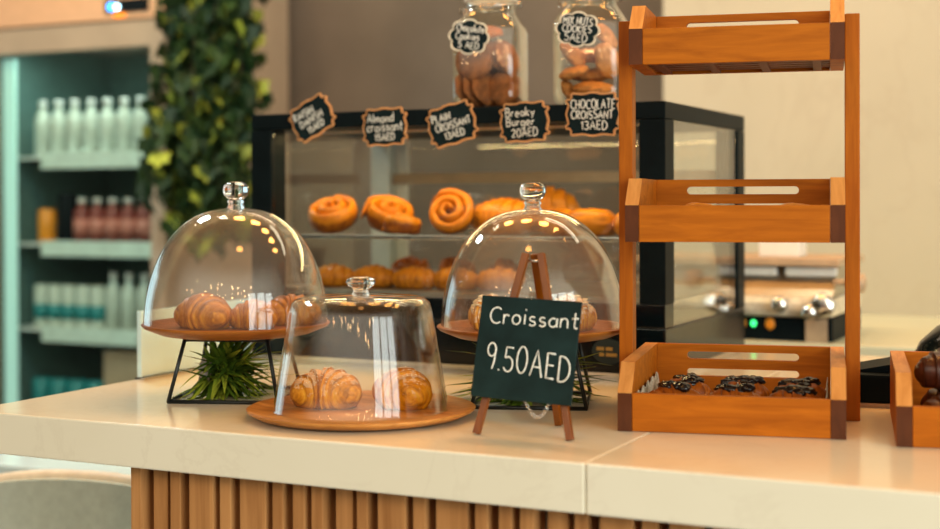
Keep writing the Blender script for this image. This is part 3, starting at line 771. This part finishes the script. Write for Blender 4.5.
# (x, y, z, tilt about x, tilt about y, scale, words)
A = [(-.040, -.026, .0365, 80, 66, 1.0, 'edge-on brown cookie at the far left of the bottom front row, left jar'), (-.021, -.028, .0365, 76, 58, 1.0, 'edge-on brown cookie, second in the bottom front row of the left jar'),
     (-.002, -.030, .0365, 74, 52, 1.0, 'edge-on brown cookie, third in the bottom front row of the left jar'), (.032, -.036, .0365, 76, -12, 1.0, 'brown cookie facing forward at the lower right of the left jar'),
     (.030, -.018, .0365, 80, -4, 1.0, 'brown cookie right behind the lower right one in the left jar'), (-.030, .020, .0365, 84, 30, 1.0, 'brown cookie at the bottom middle left of the left jar'),
     (.027, .012, .0365, 86, 10, 1.0, 'brown cookie at the bottom middle right of the left jar'), (.0, .040, .0365, 84, 0, 1.0, 'brown cookie at the bottom rear of the left jar'),
     (-.022, -.040, .088, 78, -4, 1.12, 'large round brown cookie facing forward under the left jar\'s tag'), (.022, -.020, .096, 66, 48, 1.0, 'brown cookie leaning right of the tag in the left jar'),
     (.038, -.022, .090, 70, 60, 1.0, 'brown cookie leaning at the far right of the upper layer, left jar'), (-.026, .000, .098, 84, 6, 1.0, 'brown cookie in the middle left of the upper layer, left jar'),
     (.012, .020, .098, 80, 20, 1.0, 'brown cookie in the middle right of the upper layer, left jar'), (.0, .042, .098, 82, -6, 1.0, 'brown cookie at the back of the upper layer, left jar'),
     (-.004, -.012, .142, 26, 14, .95, 'brown cookie lying on top below the neck of the left jar')]
first = True
for x, y, z, a, b, s, wd in A:
    lab = wd
    if first: flat.location = jloc(J1, x, y, z); flat.rotation_euler = (R(a), 0, JR+R(b)); flat['label'] = lab; first = False
    else: dup(flat, jloc(J1, x, y, z), (R(a), 0, JR+R(b)), lab, None, s)
fat = cookie_mesh(.026, .0135, 3, 'cookie_gold', 'nut_cookie', 1.42)
tag(fat, 'x', 'cookie', 'golden cookies in the jar')
B = [(.010, -.040, .028, 12, 4, 1.0, 'long golden cookie lying across the bottom front of the right jar'), (-.034, -.024, .024, 20, 60, .75, 'small golden cookie at the lower left of the right jar'),
     (.0, -.004, .026, 10, -6, 1.0, 'golden cookie on the jar floor behind the front one, right jar'), (.004, .033, .026, 8, 4, 1.0, 'golden cookie at the back of the right jar\'s floor'),
     (-.026, -.034, .058, 20, -14, .80, 'golden cookie left of centre in the right jar, beneath the tag'), (.033, -.030, .078, 60, 72, .95, 'upright golden cookie leaning at the right side of the right jar'),
     (-.020, .002, .058, 14, 10, .95, 'golden cookie in the middle layer of the right jar'), (.006, .036, .060, 8, -8, 1.0, 'golden cookie at the back of the middle layer, right jar'),
     (-.030, -.020, .092, 30, 50, .85, 'golden cookie half behind the right jar\'s tag'), (.006, .000, .093, 18, -20, .9, 'golden cookie in the upper middle of the right jar'),
     (.0, .034, .094, 10, 8, 1.0, 'golden cookie at the back of the upper layer, right jar'), (.026, .006, .124, 30, 56, .8, 'topmost golden cookie at the right of the right jar')]
for i, (x, y, z, a, b, s, wd) in enumerate(B):
    if i == 0: fat.location = jloc(J2, x, y, z); fat.rotation_euler = (R(a), R(b), JR); fat['label'] = wd
    else: dup(fat, jloc(J2, x, y, z), (R(a), R(b), JR), wd, None, s*.93)

# ------------------------------------------------------------------ filled danishes in the crates
def danish(label, loc, rz, seed, group, s=1.0):
    t = thing('glazed_danish', label, 'pastry', loc, rz, group)
    m, _ = croissant_mb(.078*s, .020*s, .35, 5, seed, .7, .6)
    m.build('crust', 'danish', t)
    q = random.Random(seed); g_ = MB()
    for k in range(6):
        a = q.uniform(0, 6.3); g_.blob(.0155*s, .011*s, .0070*s, (q.uniform(-.018, .018)*s, q.uniform(-.009, .009)*s+.004, .0285*s+q.uniform(0, .006)*s), Matrix.Rotation(a, 3, 'Z'), k+seed, .3, 2.4, 3)
    g_.build('dark_topping', 'glaze', t)
    return t
wn = ['left', 'middle', 'right']
for r_, (vv, rowname) in enumerate(((.085, 'front'), (.165, 'back'))):
    for k in range(3):
        u_ = .066+.080*k+(.006 if r_ else 0)
        danish('dark-topped danish, %s of the %s row in the lowest crate of the stand' % (wn[k], rowname), on_stand(u_, vv, .0125+.004), SR+R(rnd.uniform(-15, 15)), 60+k+3*r_, 'dark-topped danishes in the lowest crate', 1.0)
pl = MB()
for side, u0, sg in ((0, TB+.0015, 1), (1, W_-TB-.0015, -1)):
    prev = None; n = 140
    for k in range(n+1):
        v_ = .02+.24*k/n; wob = .0007*(1+math.sin(k*1.6)); z1 = .0475+.003*math.sin(k*.21+side)
        a = pl.bm.verts.new((u0+sg*(.012+wob), v_, .0128)); b = pl.bm.verts.new((u0+sg*(.004+wob), v_, z1*.7)); c = pl.bm.verts.new((u0+sg*(.002+wob), v_, z1))
        if prev: pl.bm.faces.new((prev[0], a, b, prev[1])); pl.bm.faces.new((prev[1], b, c, prev[2]))
        prev = (a, b, c)
pl.box(TB+.013, W_-TB-.013, .02, .26, .0122, .0128)
o = pl.build('paper_liner', 'paper', None, S0, SR); tag(o, 'printed pale paper liner with fluted edges lining the lowest crate', 'paper')
for k, (u_, lab) in enumerate(((.095, 'flat baked slice at the left inside the middle crate, barely showing'), (.225, 'flat baked slice at the right inside the middle crate, barely showing'))):
    m = MB().blob(.042, .030, .0235, (0, 0, .0235*.75), None, 70+k, .12, 2.4, 4, flat=.75)
    o = m.build('savoury_slice', 'roll', None, on_stand(u_, .135, .2482+.0122), SR); tag(o, lab, 'pastry', 'slices in the middle crate')
for k, (u_, v_, lab) in enumerate(((.076, .062, 'dark chocolate croissant nearest the left board of the right crate'), (.185, .075, 'dark chocolate croissant at the frame edge in the right crate'), (.085, .155, 'dark chocolate croissant behind, in the right crate'), (.190, .160, 'dark chocolate croissant behind at the frame edge, right crate'), (.075, .125, 'uppermost dark chocolate croissant on the pile in the right crate'))):
    c, s = math.cos(R(10.6)), math.sin(R(10.6))
    m, _ = croissant_mb(.098, .031, .5, 8, 80+k, .62, .5)
    o = m.build('chocolate_croissant', 'chocolate_crust', None, (1.2607+u_*c-v_*s, .2611+u_*s+v_*c, Zc+(.0125 if k < 4 else .060)), R(10.6+rnd.uniform(-10, 25)))
    tag(o, lab, 'croissant', 'chocolate croissants in the right crate')

# black things behind the right crate
tr = thing('black_tray', 'low black tray with sloping top behind the right crate', 'tray', (1.135, .605, Zc), R(8))
MB().box(0, .125, -.03, .12, .0065, .048, bev=.004).build('body', 'darkbody', tr)
MB().box(-.002, .127, -.031, .121, 0, .006).build('base_trim', 'tan', tr)
MB().prism([(.004, .0485), (.121, .0485), (.121, .070), (.09, .066)], .0, .11).build('sloped_lid', 'darkbody', tr)
bl = MB().lathe([(.0, .0), (.085, 0), (.105, .006), (.112, .020), (.108, .045), (.094, .075), (.068, .100), (.034, .114), (0, .118)], 48).build('black_bowl', 'black_gloss', None, (1.301, .845, Zc)); tag(bl, 'upturned glossy black bowl behind the right crate', 'bowl')

# ------------------------------------------------------------------ back counter and machine
bc = thing('back_counter', 'dark back counter with pale mint worktop along the cream wall', 'counter', (0, 0, 0))
MB().box(.42, 3.6, 1.44, 2.248, 1.01, Zc, bev=.003).build('worktop', 'worktop', bc)
MB().box(.44, 3.58, 1.47, 2.245, 0, 1.0095).build('cabinet', 'darkbody', bc)
mc = thing('coffee_machine', 'long stainless machine with pale panels on the back counter, seen between the crates', 'machine', (.50, 1.45, Zc))
MB().box(.0, .44, .02, .34, .0, .052, bev=.004).build('chassis', 'darkbody', mc)
MB().box(.385, .43, .012, .0195, .0, .050).build('leg_panel', 'tan', mc)
MB().box(-.004, .444, .006, .33, .0525, .096, bev=.014).build('drip_tray', 'traymetal', mc)
MB().prism([(.02, .0965), (.33, .0965), (.33, .160), (.09, .160)], .0, .44, axis='x').build('hood', 'steel', mc)
for xx in (.255, .385):
    MB().box(xx-.056, xx+.056, .062, .078, .137, .158, bev=.005).build('light_panel', 'white', mc)
MB().box(-.01, .45, .04, .33, .1605, .176, bev=.002).build('cup_shelf', 'tan', mc)
for vx, vz, vr in ((.425, .080, .026), (.398, .066, .017), (.335, .080, .017)):
    MB().blob(vr, .013, vr, (vx, -.010, vz), None, 3+vx, .22, 2, 3).build('valve', 'chrome', mc)
MB().lathe([(0, 0), (.019, 0), (.021, .004), (.020, .030), (.010, .034), (0, .0345)], 28, T=Tm((.474, .03, .128), ry=PI/2)).tube([(.4405, .03, .128), (.4742, .03, .128)], .006, 10).build('knob', 'tan', mc)
for xx, mm in ((.272, 'greenled'), (.245, 'orange'), (.308, 'orange')):
    rr = .0062 if mm == 'greenled' else .011
    MB().blob(rr, .004, rr*1.2, (xx, .017, .036 if mm == 'greenled' else .036), None, 1, .05, 2, 2).build('indicator_lamp' if mm == 'greenled' else 'button', mm, mc)
bx_ = MB().box(-.045, .045, -.04, .04, 0, .042, bev=.003).build('tissue_box', 'white', None, (.80, 1.62, Zc+.1762)); tag(bx_, 'small cream box standing on the machine behind the crate stand', 'box')
cup = MB().lathe([(0, 0), (.016, 0), (.020, .03), (.021, .045), (.019, .045), (.018, .03), (.014, .003), (0, .003)], 28).build('cup', 'darkbody', None, (.665, 1.60, Zc+.1762)); tag(cup, 'small dark cup standing on the machine beside the display case', 'cup')

# ------------------------------------------------------------------ fridge
FX0, FX1, FY = -2.02, -1.218, 2.0
fr = thing('drinks_fridge', 'tall glass-door drinks fridge with lit cool interior at the far left', 'fridge', (0, 0, 0))
MB().box(FX0, FX0+.04, FY+.03, 2.68, .05, 2.25).box(FX1-.04, FX1, FY+.03, 2.68, .05, 2.25).box(FX0+.0405, FX1-.0405, 2.62, 2.68, .05, 2.25).box(FX0+.0405, FX1-.0405, FY+.03, 2.619, .05, .30).box(FX0+.0405, FX1-.0405, FY+.03, 2.619, 1.90, 2.25).build('cabinet', 'fridge', fr)
MB().box(FX0+.041, FX0+.046, FY+.06, 2.615, .305, 1.895).box(FX1-.046, FX1-.041, FY+.06, 2.615, .305, 1.895).box(FX0+.047, FX1-.047, 2.61, 2.618, .305, 1.895).build('liner', 'fridge_in', fr)
hd = MB().box(FX0, FX1, FY-.03, FY+.029, 1.927, 2.25, bev=.006).build('header', 'fridge_head', fr)
MB().box(-1.44, -1.268, FY-.036, FY-.0305, 1.949, 1.99).build('display', 'black_gloss', hd)
MB().lathe([(0, 0), (.012, 0), (.012, .004), (0, .004)], 20, T=Tm((-1.412, FY-.0365, 1.968), rx=PI/2)).build('blue_lamp', 'blueled', hd)
MB().lathe([(0, 0), (.007, 0), (.007, .004), (0, .004)], 20, T=Tm((-1.388, FY-.0375, 1.966), rx=PI/2)).build('white_lamp', 'whiteled', hd)
MB().box(-1.405, -1.362, FY-.035, FY-.0305, 1.934, 1.947).build('orange_patch', 'orangeglow', hd)  # self-glowing orange patch put in below the display
dr = MB().box(FX0, FX0+.055, FY-.02, FY+.028, .10, 1.922).box(FX1-.055, FX1, FY-.02, FY+.028, .10, 1.922).box(FX0+.0555, FX1-.0555, FY-.02, FY+.028, 1.842, 1.922).box(FX0+.0555, FX1-.0555, FY-.02, FY+.028, .10, .22).build('door', 'fridge', fr)
MB().box(FX0+.0555, FX1-.0555, FY, FY+.006, .2205, 1.8415).build('door_glass', 'glass_fridge', dr)
MB().box(-1.935, -1.885, FY+.03, FY+.045, .31, 1.83, bev=.004).build('led_tube', 'led', fr)
MB().box(-1.87, -1.30, FY+.10, FY+.125, 1.872, 1.892, bev=.004).build('led_tube', 'led', fr)
shz = [1.508, 1.214, .925, .62]
for z in shz:
    s_ = MB().box(FX0+.05, FX1-.05, FY+.09, 2.60, z-.012, z-.004).build('shelf', 'white', fr)
    MB().box(FX0+.20, FX1-.06, FY+.082, FY+.0895, z-.046, z+.006, bev=.002).build('price_strip', 'pricestrip', s_)
def bottle(name, label, cat, x, y, z, r, h, mats, group, cap=None, band=None, neck=True, root=None):
    t = thing(name, label, cat, (x, y, z), 0, group)
    if neck: prof = [(0, 0), (r, 0), (r, h*.62), (r*.85, h*.74), (r*.4, h*.84), (r*.4, h*.90), (0, h*.90)]
    else: prof = [(0, 0), (r*.9, 0), (r, h*.04), (r, h*.93), (r*.86, h*.98), (r*.8, h), (0, h)]
    MB().lathe(prof, 24).build('body', mats, t)
    if cap: MB().lathe([(0, h*.9005), (r*.5, h*.9005), (r*.5, h), (0, h)], 20).build('cap', cap, t)
    if band: MB().lathe([(r+.0002, h*.2), (r+.0008, h*.2), (r+.0008, h*.55), (r+.0002, h*.55)], 24, close=True).build('label_band', band, t)
    return t
ordn = ['first', 'second', 'third', 'fourth', 'fifth', 'sixth', 'seventh', 'eighth']
p = bottle('milk_bottle', 'first white bottle from the left on the fridge\'s top shelf', 'bottle', -1.870, 2.15, shz[0]-.003, .028, .19, 'bottlewhite', 'white bottles on the fridge\'s top shelf', 'white', None)
for k in range(1, 7): dup(p, (-1.870+.0705*k, 2.15, shz[0]-.003), (0, 0, 0), '%s white bottle from the left on the fridge\'s top shelf' % ordn[k])
p = bottle('juice_bottle', 'first red drink bottle from the left on the fridge\'s second shelf', 'bottle', -1.700, 2.15, shz[1]-.003, .028, .15, 'red', 'red bottles on the fridge\'s second shelf', 'white', 'pink')
for k in range(1, 5): dup(p, (-1.700+.066*k, 2.15, shz[1]-.003), (0, 0, 0), '%s red drink bottle from the left on the fridge\'s second shelf' % ordn[k])
bottle('drink_can', 'orange can on the fridge\'s second shelf, left of the red bottles', 'can', -1.845, 2.14, shz[1]-.003, .030, .115, 'orange', None, neck=False)
bottle('drink_can', 'dark can beside the orange can on the fridge\'s second shelf', 'can', -1.772, 2.16, shz[1]-.003, .033, .17, 'darkbody', None, neck=False)
p = bottle('drink_can', 'first teal and white can from the left on the fridge\'s third shelf', 'can', -1.880, 2.15, shz[2]-.003, .026, .145, 'bottlewhite', 'teal cans on the fridge\'s third shelf', None, 'teal', False)
for k in range(1, 5): dup(p, (-1.880+.062*k, 2.15, shz[2]-.003), (0, 0, 0), '%s teal and white can from the left on the fridge\'s third shelf' % ordn[k])
p = bottle('milk_bottle', 'first slim white bottle from the left on the fridge\'s third shelf', 'bottle', -1.575, 2.16, shz[2]-.003, .026, .19, 'bottlewhite', 'slim white bottles on the fridge\'s third shelf', 'white', None)
for k in range(1, 3): dup(p, (-1.575+.066*k, 2.16, shz[2]-.003), (0, 0, 0), '%s slim white bottle from the left on the fridge\'s third shelf' % ordn[k])
p = bottle('drink_can', 'first teal can from the left on the fridge\'s lowest visible shelf', 'can', -1.88, 2.15, shz[3]-.003, .034, .13, 'teal', 'teal cans on the fridge\'s lowest visible shelf', None, None, False)
for k in range(1, 4): dup(p, (-1.88+.080*k, 2.15, shz[3]-.003), (0, 0, 0), '%s teal can from the left on the fridge\'s lowest visible shelf' % ordn[k])
o = MB().box(-.085, .085, 0, .12, 0, .235, bev=.004).build('carton_box', 'tan', None, (-1.51, 2.13, shz[3]-.0035)); tag(o, 'tan carton on the fridge\'s lowest visible shelf', 'box')

# ------------------------------------------------------------------ ivy
iv = thing('hanging_ivy', 'dense curtain of trailing green ivy hanging beside the drinks fridge', 'plant', (-1.005, 1.875, 2.6))
q = random.Random(11); m = MB(); st = MB()
vines = []
for k in range(26):
    x0 = q.uniform(-.03, .17); y0 = q.uniform(-.06, .05); bot = q.uniform(-1.40, -1.18)
    pts = []; x = x0; y = y0
    for j in range(30):
        z = bot*j/29; x += q.gauss(0, .006)-(.0028 if x0 < .03 else .001); y += q.gauss(0, .003); pts.append(Vector((x, y, z)))
    vines.append(pts); st.tube(pts[:-1], .0018, 5)
outl = [(0, 0), (.32, .10), (.50, .0), (.40, .34), (.48, .60), (.20, .66), (0, 1.05)]
for pts in vines:
    for j in range(len(pts)-1):
        for _ in range(4):
            b = pts[j].lerp(pts[j+1], q.random()); az = q.uniform(0, 2*PI); L = q.uniform(.036, .070)
            T = Matrix.Translation(b+Vector((math.cos(az)*.03, math.sin(az)*.03, 0))) @ Matrix.Rotation(az+q.uniform(-1, 1), 4, 'Z') @ Matrix.Rotation(q.uniform(-2.3, -.8), 4, 'X')
            tone = min(1, max(0, q.gauss(.22, .22))) if q.random() < .88 else q.uniform(.7, 1)
            mid = [m.bm.verts.new(T @ Vector((0, t*L, -.003))) for t in (0, .5, 1.05)]
            for sx in (-1, 1):
                v = [m.bm.verts.new(T @ Vector((sx*a*L, c*L, .10*L*a))) for a, c in outl[1:-1]]
                loop = [mid[0]]+v+[mid[2], mid[1]]
                m.bm.faces.new(loop if sx > 0 else loop[::-1])
                for w in v: w[m.lay] = tone
            for w in mid: w[m.lay] = tone*.9
m.build('foliage', 'leaf', iv, normals=False); st.build('stems', 'stem', iv)

# ------------------------------------------------------------------ table and chair beyond the counter's left end
tb = thing('cafe_table', 'glossy white table top seen under the counter\'s left overhang', 'table', (-.75, 1.35, 0))
MB().box(-.55, .50, -.42, .40, .71, .74, bev=.004).build('table_top', 'tablewhite', tb)
MB().lathe([(0, 0), (.22, 0), (.22, .012), (.03, .02), (.028, .70), (.10, .7095), (0, .7095)], 32).build('pedestal', 'darkbody', tb)
chr_ = thing('chair', 'cream upholstered chair with rounded back, below the counter\'s left corner', 'chair', (-.26, .50, 0), R(14))
bk = MB(); n = 24
ol = [(-.24, .46)]+[(-.24+.0*k, .46+.30*k/6) for k in range(1, 6)]+[(.24*math.sin(-PI/2+PI*k/n), .765+.075*math.cos(-PI/2+PI*k/n)**.7 if 0 < k < n else .765) for k in range(n+1)]+[(.24, .46)]
bk.prism(ol, -.025, .025); bk.build('backrest', 'chairfab', chr_)
MB().tube([(a*1.0, -.0, b) for a, b in ol[6:-1]], .014, 10).build('back_trim', 'chairtrim', chr_)
MB().box(-.23, .23, -.44, -.026, .40, .48, bev=.02).build('seat', 'chairfab', chr_)
for sx in (-.2, .2):
    for sy in (-.40, -.03): MB().tube([(sx, sy, 0), (sx*.95, sy, .3995)], [.011, .016], 10).build('leg', 'chairtrim', chr_)

# ------------------------------------------------------------------ lights
def area(name, loc, rot, sx, sy, power, col, shape='RECTANGLE'):
    l = bpy.data.lights.new(name, 'AREA'); l.shape = shape; l.size = sx; l.size_y = sy; l.energy = power; l.color = col
    o = bpy.data.objects.new(name, l); C.objects.link(o); o.location = loc; o.rotation_euler = rot; return o
def aim(o, target):
    d = Vector(target)-o.location; o.rotation_euler = d.to_track_quat('-Z', 'Y').to_euler()
def point(name, loc, power, col, r):
    l = bpy.data.lights.new(name, 'POINT'); l.energy = power; l.color = col; l.shadow_soft_size = r
    o = bpy.data.objects.new(name, l); C.objects.link(o); o.location = loc; return o
warm = (1, .41, .085)
for k, (x, y, p) in enumerate(((-.15, .98, 6.0), (.30, 1.02, 6.0), (.75, .98, 6.0), (1.20, .95, 6.0), (1.65, .9, 6.0), (.9, -.4, 3.0))):
    o = area('ceiling_spot', (x, y, 2.75), (0, 0, 0), .24, .24, p, warm, 'DISK')
for k in range(16):
    x = -1.6+.32*k+.1*math.sin(k*2.1); point('string_bulb', (x, -2.6-.5*math.sin(k*1.7), 2.35+.12*math.sin(k*2.7)), 1.6, (1, .55, .22), .035)
# tall shop windows behind and to the right of the camera
cam_loc = Vector((1.5398, -1.5196, 1.36))
right = Vector((.8996, .4368, 0)); fwd = Vector((-.4368, .8996, 0))
for k in range(3):
    c = cam_loc+right*(1.7+.75*k)+fwd*(-1.5+.42*k); c.z = 1.45
    o = area('window_daylight', c, (0, 0, 0), .70, 2.6, 44, (.86, .97, .95)); aim(o, Vector((.6, .3, 1.3)))
q = random.Random(5)
for k in range(14):
    c = cam_loc+right*(-1.9+.55*(k % 7)+q.uniform(-.15, .15))+fwd*(-1.0-.9*(k//7)+q.uniform(-.2, .2))
    point('track_lamp', (c.x, c.y, 2.75+q.uniform(-.1, .1)), 2.4, (1, .66, .32), .045)
o = area('ceiling_spot', (-1.4, .9, 2.75), (0, 0, 0), .12, .12, 7, (1, .70, .42), 'DISK'); aim(o, (-1.6, 2.0, 1.7))  # extra spot added to brighten the fridge header
o = area('side_window_daylight', (-3.4, 1.6, 1.2), (0, 0, 0), 1.8, 1.4, 11, (.62, .92, 1.0)); aim(o, Vector((-.7, 1.2, .74)))
o = area('table_fill', (-.85, .95, 2.3), (0, 0, 0), .25, .25, 14, (.72, .95, 1.0), 'DISK')  # added cool fill to brighten table and chair, no known fitting
# wall washers for the back of the shop
o = area('wall_washer', (1.3, 1.6, 2.9), (0, 0, 0), 1.6, .15, 8, (1, .90, .66)); aim(o, (1.3, 2.25, 1.4))
o = area('wall_washer', (-.4, 2.0, 2.9), (0, 0, 0), 1.6, .15, 9, (1, .80, .58)); aim(o, (-.4, 2.72, 1.6))
o = area('ivy_spot', (-.6, 1.0, 2.8), (0, 0, 0), .2, .2, 10, (1, .85, .55), 'DISK'); aim(o, (-1.02, 1.9, 1.9))
o = area('fridge_light', (-1.6, 2.12, 1.868), (0, 0, 0), .55, .05, 2.0, (.80, 1.0, .90))
o = area('case_light', (.40, .815, 1.486), (0, 0, 0),   .70, .02, 2.2, (1, .72, .32))
w = bpy.data.worlds.new('World'); bpy.context.scene.world = w; w.use_nodes = True
nt = w.node_tree; tc = nt.nodes.new('ShaderNodeTexCoord'); sx = nt.nodes.new('ShaderNodeSeparateXYZ'); nt.links.new(tc.outputs['Generated'], sx.inputs[0])
mr = nt.nodes.new('ShaderNodeMapRange'); mr.inputs['From Min'].default_value = -1; nt.links.new(sx.outputs['Z'], mr.inputs['Value'])
rw = ramp(nt, [(0, (.03, .022, .016, 1)), (.46, (.04, .036, .030, 1)), (.62, (.08, .07, .05, 1)), (.85, (.30, .18, .075, 1)), (1, (.42, .25, .10, 1))]); nt.links.new(mr.outputs['Result'], rw.inputs['Fac'])
# the bright shop front behind the camera
dt = nt.nodes.new('ShaderNodeVectorMath'); dt.operation = 'DOT_PRODUCT'; dt.inputs[1].default_value = (.4368, -.8996, 0); nt.links.new(tc.outputs['Generated'], dt.inputs[0])
def sm(sock, a, b):
    n = nt.nodes.new('ShaderNodeMapRange'); n.interpolation_type = 'SMOOTHSTEP'; n.inputs['From Min'].default_value = a; n.inputs['From Max'].default_value = b
    nt.links.new(sock, n.inputs['Value']); return n.outputs['Result']
f1 = nt.nodes.new('ShaderNodeMath'); f1.operation = 'MULTIPLY'; nt.links.new(sm(dt.outputs['Value'], .05, .75), f1.inputs[0]); nt.links.new(sm(sx.outputs['Z'], .04, .32), f1.inputs[1])
f2 = nt.nodes.new('ShaderNodeMath'); f2.operation = 'MULTIPLY'; nt.links.new(f1.outputs[0], f2.inputs[0]); nt.links.new(sm(sx.outputs['Z'], .72, .40), f2.inputs[1]); f1 = f2
mxw = nt.nodes.new('ShaderNodeMixRGB'); nt.links.new(f1.outputs[0], mxw.inputs['Fac']); nt.links.new(rw.outputs['Color'], mxw.inputs['Color1']); mxw.inputs['Color2'].default_value = (2.3, 2.16, 1.74, 1)
nt.links.new(mxw.outputs['Color'], nt.nodes['Background'].inputs[0]); nt.nodes['Background'].inputs[1].default_value = 1.0

# ------------------------------------------------------------------ camera
cd = bpy.data.cameras.new('camera'); cam = bpy.data.objects.new('camera', cd); C.objects.link(cam)
cd.sensor_width = 36; cd.lens = 1394.8363/940*36; cd.shift_y = -(264.5-206.9738)/940
cam.matrix_world = Matrix.Translation(cam_loc) @ Matrix.Rotation(R(25.9), 4, 'Z') @ Matrix.Rotation(PI/2-.0066, 4, 'X') @ Matrix.Rotation(-.0031, 4, 'Z')
cd.dof.use_dof = True; cd.dof.focus_distance = 2.03; cd.dof.aperture_fstop = 2.3
sc_ = bpy.context.scene; sc_.camera = cam
sc_.view_settings.view_transform = 'Standard'; sc_.view_settings.look = 'None'; sc_.view_settings.exposure = .04; sc_.view_settings.gamma = 1
sc_.cycles.transparent_max_bounces = 40; sc_.cycles.max_bounces = 12; sc_.cycles.caustics_reflective = False
